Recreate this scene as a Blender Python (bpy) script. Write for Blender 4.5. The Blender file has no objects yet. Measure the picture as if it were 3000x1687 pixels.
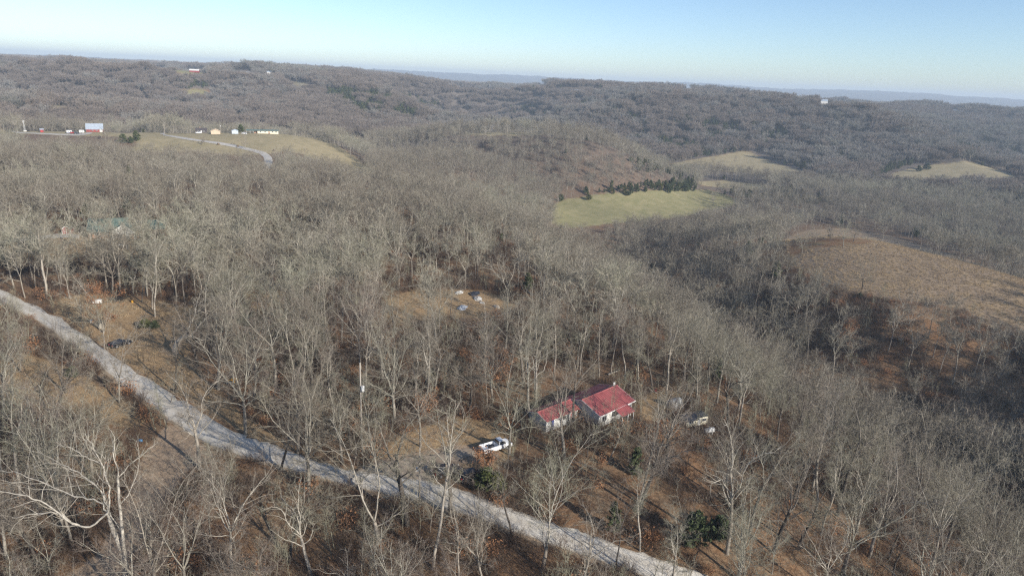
import bpy, math, random
import numpy as np
from mathutils import Vector, Matrix, Quaternion

# ------------------------------------------------------------------ camera, sky, sun, exposure
SC = bpy.context.scene
CAM_H = 60.0
PITCH = math.radians(17.1)
ROLL = math.radians(2.6)
cam_data = bpy.data.cameras.new('camera')
cam_data.sensor_width = 36.0
cam_data.lens = 24.0
cam_data.clip_start = 0.5
cam_data.clip_end = 60000.0
cam = bpy.data.objects.new('camera', cam_data)
SC.collection.objects.link(cam)
CAM_M = Matrix.Rotation(math.pi / 2 - PITCH, 4, 'X') @ Matrix.Rotation(ROLL, 4, 'Z')
cam.matrix_world = Matrix.Translation((0, 0, CAM_H)) @ CAM_M
SC.camera = cam

SUN_AZ = math.radians(131.0)      # from straight ahead (+Y) towards the right (+X): behind, to the right
SUN_EL = math.radians(23.0)
world = bpy.data.worlds.new('World')
SC.world = world
world.use_nodes = True
wn = world.node_tree
bg = wn.nodes['Background']
sky = wn.nodes.new('ShaderNodeTexSky')
sky.sky_type = 'NISHITA'
sky.sun_disc = False
sky.sun_elevation = SUN_EL
sky.sun_rotation = SUN_AZ
sky.altitude = 300.0
sky.air_density = 0.8
sky.dust_density = 0.5
sky.ozone_density = 2.8
wn.links.new(sky.outputs['Color'], bg.inputs['Color'])
bg.inputs['Strength'].default_value = 0.117

sd = bpy.data.lights.new('sun', 'SUN')
sd.energy = 5.0
sd.angle = math.radians(0.5)
sd.color = (1.0, 0.94, 0.85)
sun = bpy.data.objects.new('sun', sd)
SC.collection.objects.link(sun)
LDIR = Vector((-math.sin(SUN_AZ) * math.cos(SUN_EL), -math.cos(SUN_AZ) * math.cos(SUN_EL), -math.sin(SUN_EL)))
sun.rotation_euler = LDIR.to_track_quat('-Z', 'Y').to_euler()
sun.location = (60, -60, 120)

SC.view_settings.view_transform = 'Standard'
SC.view_settings.look = 'None'
SC.view_settings.exposure = 0.52
SC.view_settings.gamma = 1.0
SC.view_settings.use_curve_mapping = False
SC.render.engine = 'CYCLES'
cy = SC.cycles
cy.max_bounces = 3
cy.diffuse_bounces = 2
cy.glossy_bounces = 1
cy.transmission_bounces = 1
cy.transparent_max_bounces = 4
cy.volume_bounces = 0
cy.use_denoising = False
cy.caustics_reflective = False
cy.caustics_refractive = False
cy.filter_width = 1.3

rng = np.random.default_rng(7)
random.seed(7)

# ------------------------------------------------------------------ picture <-> place
CM = np.array(CAM_M.to_3x3())
def rays(u, v):
    u = np.asarray(u, float); v = np.asarray(v, float)
    d = np.stack([(u - 1500) / 2000, -(v - 843.5) / 2000, -np.ones_like(u)], -1) @ CM.T
    return d / np.hypot(d[..., 0], d[..., 1])[..., None]
def project(p):
    q = (np.asarray(p, float) - np.array([0, 0, CAM_H])) @ CM
    w = -q[..., 2]
    w = np.where(w < 0.1, 0.1, w)
    return 1500 + 2000 * q[..., 0] / w, 843.5 - 2000 * q[..., 1] / w, w

# ------------------------------------------------------------------ terrain heights
CP = []                      # azimuth, log distance, z
def cz(u, v, z):
    r = rays(u, v); d = (z - CAM_H) / r[2]
    CP.append((math.atan2(r[0], r[1]), math.log(d), z))
def cd(u, v, d, dz=0):
    r = rays(u, v)
    CP.append((math.atan2(r[0], r[1]), math.log(d), CAM_H + d * r[2] + dz))
def ca(az, d, z):
    CP.append((math.radians(az), math.log(d), z))
for a in ((0, 880, 0), (300, 1060, 0), (640, 1270, 0), (1000, 1400, 0), (1500, 1540, -1), (1950, 1680, -2.5), (355, 1010, 0),
          (1650, 1240, 0), (193, 685, -1), (0, 690, -1), (480, 700, -1.5), (0, 1300, -3), (0, 1687, -6), (500, 1687, -4), (1000, 1687, -3.5), (1300, 890, -2), (550, 880, 0.5), (1000, 1100, 0),
          (900, 800, -1.5), (2040, 1240, -2), (1600, 1000, -3), (2380, 1445, -9), (2800, 1600, -19), 
          (2200, 1250, -6), (3000, 1400, -32), 
          
          (700, 600, -3), (300, 560, -3), (0, 520, -4), (0, 600, -2),
          (2480, 698, -9), (2600, 722, -10), (2380, 690, -11), (2800, 775, -12), (3000, 822, -14),  
          (1650, 655, -45), (1900, 600, -45), (2100, 580, -45), (1640, 585, -45), (2000, 565, -45),
          (1700, 545, -34), (1500, 480, -22), 
          (2000, 475, -45), (2200, 470, -45), (2350, 505, -46), (2600, 520, -46), (2800, 505, -45), (3000, 530, -46), (2185, 446, -38), (2830, 480, -40),
          (2200, 560, -46), (2400, 585, -46),
          (0, 386, 0), (275, 386, 1.5), (190, 388, 1), (430, 390, 1), (582, 390, 1.5), (500, 392, 0.5), (680, 389.5, 1.5), (800, 390, 1), (950, 410, -4), (0, 440, -8), (400, 470, -9), (650, 470, -9), (790, 455, -6), (1000, 455, -12), (1085, 500, -21)):
    cz(*a)
for a in ((1480, 392, 765), (1350, 399, 775), (1600, 398, 755), (1700, 402, 750), (1835, 398, 750, -14), (1910, 450, 720, -14), (1985, 518, 690, -14), (1334, 414, 620, -19), (1450, 480, 560, -17), (1612, 570, 490, -14)):
    cd(*a)
for a in ((27, 470, -41), (33, 450, -42), (39, 450, -43), (22, 480, -40), (-4, 700, -34), (-10, 700, -30), (45, 300, -20), (46, 200, -36), (52, 215, -26), (57, 240, -8), (62, 280, 0), (50, 100, -22), (46, 460, -42),  # among them an unseen hill past the right edge, added to shade the ravine
          (-36, 850, -22), (-28, 850, -24), (-20, 840, -24), (-13, 850, -28), (-6, 1080, -36), (0, 1200, -40), (3, 960, -34), (8, 930, -40), (11, 860, -44), (6, 1250, -44), (10, 1000, -44), (30, 900, -46), (38, 900, -44)):
    ca(*a)
# the near ridge's right-hand brink, the ravine behind it and the knoll beyond
for a in ((5.0, 320, -21), (6.5, 275, -17), (10.3, 232, -14), (13.5, 203, -12), (19, 168, -11), (26, 150, -13), (33, 140, -21), (40, 140, -29),
          (5, 400, -43), (7, 355, -44), (10.3, 312, -43), (13.5, 282, -43), (19, 247, -43), (26, 226, -45), (33, 222, -47), (40, 225, -48),
          (0, 260, -7), (2, 200, -4), (-5, 330, -8), (-2, 420, -24), (1, 360, -24), (-10, 420, -9),
          (20, 300, -31), (14, 360, -36), (12, 430, -42), (16, 430, -36), (20, 425, -27), (20.5, 365, -17), (23.5, 300, -21), (27, 284, -19.5), (31, 278, -20), (36, 276, -23), (42, 285, -27), (28, 322, -14.5), (34, 320, -16)):
    ca(*a)
# rolling plateaus farther out (u, v of the bare ground or of the tree tops less a tree)
for a in ((150, 318, 1050), (560, 274, 1500), (860, 247, 1950), (551, 210, 2900), (300, 215, 2700), (60, 200, 2900), (750, 222, 2900)):
    cd(*a)
for a in ((0, 166, 4300, -16), (250, 172, 4600, -16), (550, 187, 4800, -16), (850, 203, 4300, -16), (1050, 221, 3500, -16), (1150, 226, 3000, -16), (950, 270, 1900, -16), (1250, 240, 2700, -17), (1180, 300, 1700, -16)):
    cd(*a)
for a in ((-3.2, 1350, -60), (-2.9, 1700, -72), (-2.6, 2200, -70), (-2.2, 2800, -58), (-6.6, 1750, -12), (0.6, 1700, -10), (-6.4, 2300, 4), (0.4, 2250, 4), (-1.8, 3400, -30), (-8, 1500, -20), (-9, 1850, 4), (-8, 2500, 14), (-7.5, 3200, 24), (3.2, 1500, -8), (2.8, 1900, 6), (2.6, 2500, 14), (2.4, 3200, 22), (-14, 1300, -6), (-14, 1700, 14)):
    ca(*a)
for u, v in ((2340, 678), (2420, 667), (2500, 669), (2600, 687), (2740, 731), (2870, 771), (3000, 815)):
    cd(u, v, 402, -7); cd(u, v, 440, -17)
for a in ((1480, 252, 2600, -16), (1750, 265, 2600, -16), (1600, 290, 1700, -17), (1800, 330, 1400, -17), (1900, 300, 1750, -17), (2100, 275, 2900, -16), (2400, 297, 2800, -16), (2300, 330, 1700, -17), (2600, 345, 1650, -17),
          (1950, 328, 1370, -17), (2150, 346, 1320, -17), (2400, 366, 1340, -17), (2600, 380, 1390, -17), (2820, 402, 1460, -17), (2800, 330, 2600, -16), (2950, 352, 2300, -16), (3000, 400, 1700, -17), (2950, 425, 1560, -17)):
    cd(*a)
for a in ((1700, 275, 4600, -5), (2200, 292, 5000, -5), (2700, 320, 4800, -5), (1200, 236, 5200, -5), (3000, 340, 4600, -5), (1500, 250, 5500, -5), (2500, 312, 5500, -5)):
    cd(*a)
for u, v in ((0, 160), (200, 166), (400, 177), (600, 186), (800, 194), (1000, 203), (1132, 205), (1374, 217), (1571, 224), (1750, 236), (1879, 239), (2000, 244), (2097, 246), (2194, 256), (2330, 265), (2415, 263), (2543, 267), (2776, 279), (3000, 295)):
    cd(u, v, 9500)
    cd(u, v + 26, 7200)
for a in (-60, -45, 45, 60):
    ca(a, 9500, 70); ca(a, 4000, 30); ca(a, 1800, 0)
ca(-60, 300, -3); ca(-60, 100, -3); ca(65, 100, -22); ca(66, 300, 2); ca(-60, 800, -5); ca(60, 800, -40)
ca(0, 40, -8); ca(-40, 40, -8); ca(40, 40, -14); ca(-60, 40, -8); ca(60, 40, -15); ca(0, 15, -9)
CP = np.array(CP)
def _phi(r2):
    return np.sqrt(r2 + 0.05 ** 2)
_A = _phi(((CP[:, None, :2] - CP[None, :, :2]) ** 2).sum(-1))
_n = len(CP)
_K = np.zeros((_n + 1, _n + 1)); _K[:_n, :_n] = _A - np.eye(_n) * 0.012; _K[_n, :_n] = 1; _K[:_n, _n] = 1
_W = np.linalg.solve(_K, np.append(CP[:, 2], 0))

class Noise2:
    def __init__(s, seed):
        r = np.random.default_rng(seed); s.t = r.random((256, 256))
    def __call__(s, x, y):
        xi = np.floor(x).astype(int); yi = np.floor(y).astype(int)
        fx = x - xi; fy = y - yi
        fx = fx * fx * (3 - 2 * fx); fy = fy * fy * (3 - 2 * fy)
        t = s.t
        a = t[xi & 255, yi & 255]; b = t[(xi + 1) & 255, yi & 255]; c = t[xi & 255, (yi + 1) & 255]; d = t[(xi + 1) & 255, (yi + 1) & 255]
        return (a * (1 - fx) + b * fx) * (1 - fy) + (c * (1 - fx) + d * fx) * fy - 0.5
N1, N2, N3 = Noise2(1), Noise2(2), Noise2(3)
def sstep(a, b, x):
    t = np.clip((x - a) / (b - a), 0, 1); return t * t * (3 - 2 * t)
def height(x, y):
    x = np.asarray(x, float); y = np.asarray(y, float)
    sh = x.shape; x = x.ravel(); y = y.ravel()
    d = np.hypot(x, y); az = np.clip(np.arctan2(x, y), -1.15, 1.15); ld = np.log(np.clip(d, 14, 9500))
    out = np.empty_like(x)
    for i in range(0, len(x), 40000):
        s = slice(i, i + 40000)
        r2 = (az[s, None] - CP[None, :, 0]) ** 2 + (ld[s, None] - CP[None, :, 1]) ** 2
        out[s] = _phi(r2) @ _W[:_n] + _W[_n]
    f = sstep(900, 1500, d) * (1 - 0.62 * sstep(2000, 3200, d)) * (1 - 0.5 * sstep(6000, 8000, d))
    rid = 1 - 2 * np.abs(N1(x / 470 + 3.1, y / 470 + 7.7))
    rid2 = 1 - 2 * np.abs(N2(x / 190 + 9, y / 190))
    out += f * ((rid - 0.55) * 72 + (rid2 - 0.5) * 20)
    g = sstep(230, 420, d) * (1 - sstep(900, 1500, d))
    g = g * (1 - 0.8 * sstep(540, 620, d) * (az < -0.2))
    out += g * N3(x / 70, y / 70) * 5
    out += 0.7 * N2(x / 19, y / 19) * sstep(40, 90, d) + 0.25 * N3(x / 6, y / 6)
    out -= 260 * sstep(9700, 12000, d)
    return out.reshape(sh)
def hz(x, y):
    return float(height(np.array([x]), np.array([y]))[0])
_D = np.exp(np.linspace(math.log(25), math.log(12000), 260))
def at_many(uv):
    uv = np.asarray(uv, float)
    r = rays(uv[:, 0], uv[:, 1])
    X = r[:, 0, None] * _D; Y = r[:, 1, None] * _D
    below = (CAM_H + r[:, 2, None] * _D) < height(X, Y)
    k = np.where(below.any(1), below.argmax(1), len(_D) - 1); k = np.maximum(k, 1)
    lo = _D[k - 1]; hi = _D[k]
    for _ in range(12):
        m = (lo + hi) / 2
        b = (CAM_H + r[:, 2] * m) < height(r[:, 0] * m, r[:, 1] * m)
        hi = np.where(b, m, hi); lo = np.where(b, lo, m)
    m = (lo + hi) / 2
    x = r[:, 0] * m; y = r[:, 1] * m
    return np.stack([x, y, height(x, y)], -1)
def at(u, v):
    p = at_many([(u, v)])[0]
    if u < 960 and 360 < v < 402 and math.hypot(p[0], p[1]) > 740:      # the line grazes the left ridge: take its crest
        r = rays([u], [v])[0]; D = np.linspace(640, 730, 60); z = height(r[0] * D, r[1] * D); k = int((CAM_H + r[2] * D - z).argmin())
        p = (r[0] * D[k], r[1] * D[k], z[k])
    return Vector(p)
def inpoly(px, py, poly):
    poly = np.asarray(poly, float); c = np.zeros(np.shape(px), bool)
    for i in range(len(poly)):
        x1, y1 = poly[i]; x2, y2 = poly[i - 1]
        cond = ((y1 > py) != (y2 > py))
        t = (x2 - x1) * (py - y1) / ((y2 - y1) if y2 != y1 else 1e-9) + x1
        c ^= cond & (px < t)
    return c

# ------------------------------------------------------------------ outlines of what lies on the ground, as seen
ROAD_UP = [(-420, 690), (-140, 790), (0, 846), (44, 872), (123, 903), (185, 938), (246, 978), (325, 1040), (396, 1088), (484, 1145), (571, 1193), (659, 1255), (747, 1287), (826, 1314), (923, 1349), (1000, 1372), (1110, 1390), (1229, 1402), (1281, 1413), (1360, 1437), (1422, 1466), (1505, 1494), (1571, 1516), (1659, 1547), (1747, 1573), (1835, 1604), (1923, 1635), (2000, 1661), (2100, 1697), (2260, 1755), (2480, 1836), (2760, 1940)]
ROAD_LO = [(-420, 735), (-140, 845), (0, 900), (88, 932), (127, 960), (176, 996), (229, 1034), (281, 1074), (343, 1126), (413, 1180), (497, 1243), (571, 1294), (637, 1326), (725, 1348), (835, 1377), (923, 1404), (1000, 1428), (1132, 1459), (1229, 1480), (1352, 1514), (1440, 1545), (1505, 1570), (1571, 1594), (1659, 1622), (1747, 1650), (1813, 1674), (1890, 1702), (2050, 1760), (2270, 1842), (2550, 1950)]
TRACK = [(470, 1262), (420, 1340), (385, 1400), (360, 1470), (330, 1540), (290, 1620), (190, 1690), (120, 1760), (340, 1760), (370, 1690), (400, 1600), (440, 1540), (490, 1470), (530, 1405), (570, 1362), (640, 1330), (571, 1290), (497, 1240)]
DRIVE = [(1040, 1378), (1080, 1352), (1150, 1335), (1250, 1318), (1340, 1300), (1420, 1312), (1480, 1322), (1440, 1350), (1330, 1362), (1290, 1385), (1285, 1416), (1229, 1404)]
YARD = [(1090, 1345), (1130, 1310), (1200, 1262), (1330, 1222), (1480, 1232), (1490, 1290), (1520, 1320), (1440, 1378), (1300, 1405)]
YARD2 = [(1870, 1165), (1960, 1140), (2010, 1165), (1940, 1225), (1880, 1240)]
BANK = [(130, 892), (250, 858), (460, 880), (560, 900), (600, 945), (560, 1010), (560, 1060), (640, 1150), (760, 1250), (900, 1320), (1000, 1362), (826, 1312), (747, 1285), (571, 1190), (396, 1085), (246, 975)]
BANK2 = [(0, 1030), (110, 1040), (240, 1100), (330, 1160), (430, 1225), (400, 1262), (260, 1230), (120, 1210), (0, 1190)]
CLEAR = [(1125, 880), (1220, 845), (1420, 850), (1530, 900), (1480, 930), (1300, 935), (1220, 960), (1140, 955)]
CLEAR2 = [(690, 862), (830, 850), (850, 900), (760, 925)]
DOME = [(2290, 705), (2340, 680), (2420, 668), (2500, 670), (2600, 688), (2740, 732), (2870, 772), (3150, 870), (3150, 985), (2900, 965), (2830, 905), (2700, 885), (2560, 875), (2420, 840), (2330, 790)]
DOMEGREEN = [(2320, 704), (2400, 698), (2530, 700), (2560, 710), (2450, 722), (2360, 730), (2330, 750), (2310, 740)]
MEADOW = [(1622, 605), (1660, 588), (1800, 570), (2010, 561), (2070, 564), (2155, 588), (2130, 606), (1990, 632), (1800, 648), (1660, 662), (1632, 650)]
F1 = [(1950, 482), (2050, 467), (2150, 452), (2185, 444), (2200, 452), (2270, 480), (2390, 508), (2300, 513), (2100, 497), (1960, 492)]
F2 = [(2045, 534), (2120, 530), (2275, 548), (2215, 555), (2060, 545)]
F3 = [(2560, 521), (2640, 502), (2700, 490), (2830, 477), (2900, 492), (2990, 522), (2900, 529), (2700, 529)]
RIDGE = [(-150, 376), (0, 379), (110, 387), (240, 387), (380, 395), (500, 388), (560, 386), (840, 388), (930, 402), (960, 420), (1090, 500), (1000, 490), (930, 470), (870, 447), (830, 440), (780, 445), (700, 452), (560, 442), (330, 444), (420, 425), (380, 405), (120, 398), (-150, 395)]
LAWN = [(20, 690), (150, 690), (240, 680), (330, 700), (560, 720), (520, 748), (330, 770), (130, 770), (20, 720)]
FF = [[(100, 312), (180, 305), (240, 325), (180, 322)], [(520, 266), (560, 262), (620, 267), (600, 279), (560, 281)], [(830, 240), (890, 241), (925, 256), (870, 252)], [(510, 206), (600, 205), (600, 216), (525, 217)], [(1290, 396), (1360, 388), (1450, 383), (1550, 387), (1600, 396), (1450, 397)],
      [(400, 250), (440, 249), (445, 254), (405, 255)], [(1000, 408), (1050, 403), (1085, 412), (1060, 420)]]
FARCLEAR = [(555, 211, 16), (470, 207, 18), (188, 210, 10), (5, 168, 10), (700, 214, 20), (782, 217, 8), (1330, 240, 14), (1670, 267, 34), (1590, 258, 10), (1740, 266, 12), (2010, 266, 8), (2128, 283, 8), (2187, 268, 5), (2335, 302, 18), (2404, 305, 12), (2450, 311, 9), (2472, 310, 7), (2790, 328, 9), (2812, 330, 10), (2960, 353, 8)]
FC = [[(x - w, y - 9), (x + w, y - 9), (x + w, y + 1), (x - w, y + 1)] for x, y, w in FARCLEAR]
FROAD = [(690, 422), (800, 443), (812, 480), (800, 497), (762, 497), (756, 462), (690, 440)]
OPEN = [DOME, MEADOW, F1, F2, F3, RIDGE, FROAD] + FF
OPEN_D = None
NEAR_OPEN = [BANK, BANK2, YARD, YARD2, CLEAR, CLEAR2, DRIVE, TRACK, ROAD_UP + ROAD_LO[::-1], LAWN]

# ------------------------------------------------------------------ helpers
def tag(o, label=None, cat=None, group=None, kind=None):
    if label: o['label'] = label
    if cat: o['category'] = cat
    if group: o['group'] = group
    if kind: o['kind'] = kind
    return o
def mesh_np(name, V, F, mat=None, smooth=False, mats=None, midx=None):
    me = bpy.data.meshes.new(name)
    V = np.asarray(V, np.float32)
    if isinstance(F, np.ndarray) and F.ndim == 2:
        k = F.shape[1]; flat = F.astype(np.int32).ravel(); starts = np.arange(len(F), dtype=np.int32) * k
    else:
        flat = np.fromiter((i for f in F for i in f), np.int32); ln = np.array([len(f) for f in F], np.int32)
        starts = np.concatenate([[0], np.cumsum(ln)[:-1]]).astype(np.int32)
    me.vertices.add(len(V)); me.vertices.foreach_set('co', V.ravel())
    me.loops.add(len(flat)); me.loops.foreach_set('vertex_index', flat)
    me.polygons.add(len(starts)); me.polygons.foreach_set('loop_start', starts)
    for m in (mats or ([mat] if mat else [])): me.materials.append(m)
    if midx is not None: me.polygons.foreach_set('material_index', np.asarray(midx, np.int32))
    me.update(calc_edges=True)
    me.polygons.foreach_set('use_smooth', np.full(len(starts), smooth))
    return me
def link(name, me, parent=None, loc=None):
    o = bpy.data.objects.new(name, me); SC.collection.objects.link(o)
    if parent is not None: o.parent = parent
    if loc is not None: o.location = loc
    return o
def empty(name, loc, rz=0.0, rot=None, scale=None):
    o = bpy.data.objects.new(name, None); SC.collection.objects.link(o)
    o.empty_display_size = 0.5
    o.location = loc
    o.rotation_euler = rot if rot is not None else (0, 0, rz)
    if scale is not None: o.scale = scale
    return o
def copy_thing(root):
    r = root.copy(); SC.collection.objects.link(r)
    for ch in [c for c in root.children]:
        c = ch.copy(); SC.collection.objects.link(c); c.parent = r
        for g in [k for k in ch.children]:
            d = g.copy(); SC.collection.objects.link(d); d.parent = c
    return r

# ------------------------------------------------------------------ materials
def mat(name, col, rough=0.8, metal=0.0, var=0.15, scale=3.0, col2=None, bump=0.0, detail=4.0, spec=0.3, rand=0.0, coord='Object', stretch=None):
    m = bpy.data.materials.new(name); m.use_nodes = True
    nt = m.node_tree; b = nt.nodes['Principled BSDF']
    b.inputs['Roughness'].default_value = rough; b.inputs['Metallic'].default_value = metal
    b.inputs['Specular IOR Level'].default_value = spec
    tc = nt.nodes.new('ShaderNodeTexCoord'); vec = tc.outputs[coord]
    if stretch:
        mp = nt.nodes.new('ShaderNodeMapping'); mp.inputs['Scale'].default_value = stretch
        nt.links.new(vec, mp.inputs['Vector']); vec = mp.outputs['Vector']
    nz = nt.nodes.new('ShaderNodeTexNoise'); nz.inputs['Scale'].default_value = scale; nz.inputs['Detail'].default_value = detail
    nt.links.new(vec, nz.inputs['Vector'])
    rp = nt.nodes.new('ShaderNodeValToRGB')
    c2 = col2 or tuple(c * (1 - 2 * var) for c in col)
    rp.color_ramp.elements[0].position = 0.3; rp.color_ramp.elements[1].position = 0.7
    rp.color_ramp.elements[0].color = (*c2, 1); rp.color_ramp.elements[1].color = (*col, 1)
    nt.links.new(nz.outputs['Fac'], rp.inputs['Fac'])
    out = rp.outputs['Color']
    if rand:
        oi = nt.nodes.new('ShaderNodeObjectInfo'); mr = nt.nodes.new('ShaderNodeMapRange')
        mr.inputs['To Min'].default_value = 1 - rand; mr.inputs['To Max'].default_value = 1 + rand
        nt.links.new(oi.outputs['Random'], mr.inputs['Value'])
        mx = nt.nodes.new('ShaderNodeVectorMath'); mx.operation = 'SCALE'
        nt.links.new(out, mx.inputs[0]); nt.links.new(mr.outputs['Result'], mx.inputs['Scale']); out = mx.outputs['Vector']
    nt.links.new(out, b.inputs['Base Color'])
    if bump:
        bp = nt.nodes.new('ShaderNodeBump'); bp.inputs['Strength'].default_value = bump; bp.inputs['Distance'].default_value = 0.05
        nt.links.new(nz.outputs['Fac'], bp.inputs['Height']); nt.links.new(bp.outputs['Normal'], b.inputs['Normal'])
    return m
def bark(name, cols, rough=0.95):
    """bark or twig colour that differs from tree to tree and along the stem"""
    m = bpy.data.materials.new(name); m.use_nodes = True
    nt = m.node_tree; b = nt.nodes['Principled BSDF']; b.inputs['Roughness'].default_value = rough; b.inputs['Specular IOR Level'].default_value = 0.1
    oi = nt.nodes.new('ShaderNodeObjectInfo'); rp = nt.nodes.new('ShaderNodeValToRGB')
    els = rp.color_ramp.elements
    while len(els) < len(cols): els.new(0.5)
    for i, c in enumerate(cols):
        els[i].position = i / (len(cols) - 1); els[i].color = (*c, 1)
    nt.links.new(oi.outputs['Random'], rp.inputs['Fac'])
    tc = nt.nodes.new('ShaderNodeTexCoord'); nz = nt.nodes.new('ShaderNodeTexNoise'); nz.inputs['Scale'].default_value = 1.7; nz.inputs['Detail'].default_value = 5
    nt.links.new(tc.outputs['Object'], nz.inputs['Vector'])
    mr = nt.nodes.new('ShaderNodeMapRange'); mr.inputs['From Min'].default_value = 0.3; mr.inputs['From Max'].default_value = 0.7; mr.inputs['To Min'].default_value = 0.62; mr.inputs['To Max'].default_value = 1.3
    nt.links.new(nz.outputs['Fac'], mr.inputs['Value'])
    mx = nt.nodes.new('ShaderNodeVectorMath'); mx.operation = 'SCALE'
    nt.links.new(rp.outputs['Color'], mx.inputs[0]); nt.links.new(mr.outputs['Result'], mx.inputs['Scale'])
    nt.links.new(mx.outputs['Vector'], b.inputs['Base Color'])
    return m
M = {}
M['bark_pale'] = bark('pale_bark', [(0.270, 0.239, 0.194), (0.324, 0.288, 0.239), (0.234, 0.203, 0.167)])
M['bark_white'] = bark('weathered_white_wood', [(0.37, 0.335, 0.28), (0.42, 0.385, 0.325)])
M['limb_pale'] = bark('pale_limbs', [(0.343, 0.308, 0.252), (0.393, 0.358, 0.297), (0.302, 0.267, 0.217)])
M['limb_grey'] = bark('grey_limbs', [(0.267, 0.242, 0.196), (0.312, 0.293, 0.237), (0.227, 0.196, 0.161)])
M['limb_dark'] = bark('dark_limbs', [(0.155, 0.135, 0.11), (0.20, 0.175, 0.145)])
M['bark_grey'] = bark('grey_bark', [(0.205, 0.18, 0.145), (0.26, 0.235, 0.195), (0.17, 0.145, 0.12)])
M['bark_dark'] = bark('dark_bark', [(0.085, 0.072, 0.06), (0.115, 0.10, 0.085), (0.065, 0.055, 0.047)])
M['twig'] = bark('grey_twigs', [(0.222, 0.193, 0.146), (0.251, 0.239, 0.176), (0.199, 0.157, 0.129), (0.257, 0.228, 0.181)])
M['twig_pale'] = bark('pale_twigs', [(0.44, 0.40, 0.34), (0.50, 0.46, 0.40), (0.38, 0.34, 0.29)])
M['twig_olive'] = bark('lichen_grey_twigs', [(0.239, 0.228, 0.164), (0.274, 0.263, 0.193), (0.211, 0.193, 0.140), (0.293, 0.274, 0.211)])
M['twig_brown'] = bark('brown_twigs', [(0.187, 0.160, 0.124), (0.215, 0.191, 0.149), (0.159, 0.134, 0.107)])
M['twig_tan'] = bark('tan_grey_twigs', [(0.239, 0.213, 0.164), (0.273, 0.248, 0.193), (0.210, 0.189, 0.152)])
M['twig_far'] = bark('far_twigs', [(0.235, 0.203, 0.159), (0.273, 0.260, 0.197), (0.210, 0.171, 0.140), (0.273, 0.235, 0.191), (0.184, 0.159, 0.133)])
M['far_brown'] = bark('far_brown_wood', [(0.20, 0.165, 0.138), (0.225, 0.188, 0.158), (0.165, 0.136, 0.115)])
M['far_grey'] = bark('far_grey_wood', [(0.215, 0.196, 0.172), (0.245, 0.225, 0.198), (0.18, 0.163, 0.144)])
M['far_olive'] = bark('far_olive_wood', [(0.20, 0.192, 0.16), (0.232, 0.222, 0.185), (0.17, 0.16, 0.135)])
M['cedar'] = bark('cedar_foliage', [(0.068, 0.088, 0.038), (0.095, 0.108, 0.041), (0.074, 0.095, 0.051), (0.128, 0.121, 0.041)])
M['pine'] = bark('pine_foliage', [(0.06, 0.11, 0.03), (0.07, 0.12, 0.035)])
M['brownleaf'] = bark('dry_oak_leaves', [(0.25, 0.125, 0.065), (0.29, 0.155, 0.085)])
M['brush'] = bark('brush_stems', [(0.10, 0.068, 0.05), (0.15, 0.112, 0.084), (0.07, 0.047, 0.037), (0.12, 0.078, 0.054)])
M['drygrass'] = bark('dry_grass', [(0.33, 0.255, 0.17), (0.385, 0.29, 0.175), (0.285, 0.22, 0.155)])
M['white'] = mat('white_paint', (0.72, 0.71, 0.68), 0.6, var=0.1, scale=1.2)
M['white_board'] = mat('white_boards', (0.66, 0.65, 0.61), 0.7, var=0.12, scale=2.0, stretch=(4, 4, 0.4))
M['red_roof'] = mat('red_metal_roof', (0.34, 0.095, 0.092), 0.5, 0.0, var=0.12, scale=0.8, spec=0.5)
M['red_paint'] = mat('red_barn_paint', (0.27, 0.055, 0.05), 0.7, var=0.15, scale=1.5)
M['green_roof'] = mat('green_metal_roof', (0.125, 0.18, 0.155), 0.45, 0.0, var=0.1, scale=0.6, spec=0.5)
M['grey_roof'] = mat('grey_white_metal_roof', (0.37, 0.42, 0.475), 0.4, 0.0, var=0.1, scale=0.7, spec=0.5)
M['dark_roof'] = mat('dark_shingles', (0.10, 0.085, 0.085), 0.85, var=0.2, scale=4)
M['tan'] = mat('tan_siding', (0.56, 0.45, 0.33), 0.8, var=0.08, scale=1.0)
M['cream'] = mat('cream_siding', (0.72, 0.66, 0.50), 0.7, var=0.08, scale=1.0)
M['bluegrey'] = mat('blue_grey_siding', (0.48, 0.55, 0.62), 0.7, var=0.06, scale=1.0)
M['brick'] = mat('tan_brick', (0.36, 0.22, 0.15), 0.9, var=0.15, scale=5)
M['glass'] = mat('window_glass', (0.03, 0.035, 0.045), 0.12, var=0.1, spec=0.6)
M['blue'] = mat('blue_paint', (0.045, 0.06, 0.20), 0.5, var=0.1)
M['sky_blue'] = mat('sky_blue_plastic', (0.08, 0.32, 0.62), 0.5, var=0.1)
M['black_car'] = mat('black_car_paint', (0.012, 0.014, 0.019), 0.22, var=0.1, spec=0.6)
M['dark_car'] = mat('dark_car_paint', (0.02, 0.023, 0.03), 0.25, var=0.1, spec=0.6)
M['white_car'] = mat('white_car_paint', (0.82, 0.82, 0.82), 0.25, var=0.03, spec=0.6)
M['red_car'] = mat('red_vehicle_paint', (0.42, 0.03, 0.03), 0.35, var=0.1, spec=0.5)
M['tyre'] = mat('tyre_rubber', (0.02, 0.02, 0.02), 0.9)
M['rim'] = mat('wheel_rim', (0.45, 0.45, 0.46), 0.35, 0.6)
M['lamp_glass'] = mat('lamp_glass', (0.7, 0.7, 0.68), 0.2, spec=0.6)
M['tail_red'] = mat('tail_lamp_red', (0.45, 0.02, 0.02), 0.3)
M['pole'] = mat('weathered_pole_wood', (0.36, 0.32, 0.27), 0.9, var=0.15, scale=3, stretch=(3, 3, 0.3))
M['galv'] = mat('galvanised_metal', (0.62, 0.63, 0.63), 0.4, 0.3, var=0.08)
M['deck_wood'] = mat('old_wood', (0.26, 0.21, 0.165), 0.9, var=0.2, scale=5)
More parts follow.
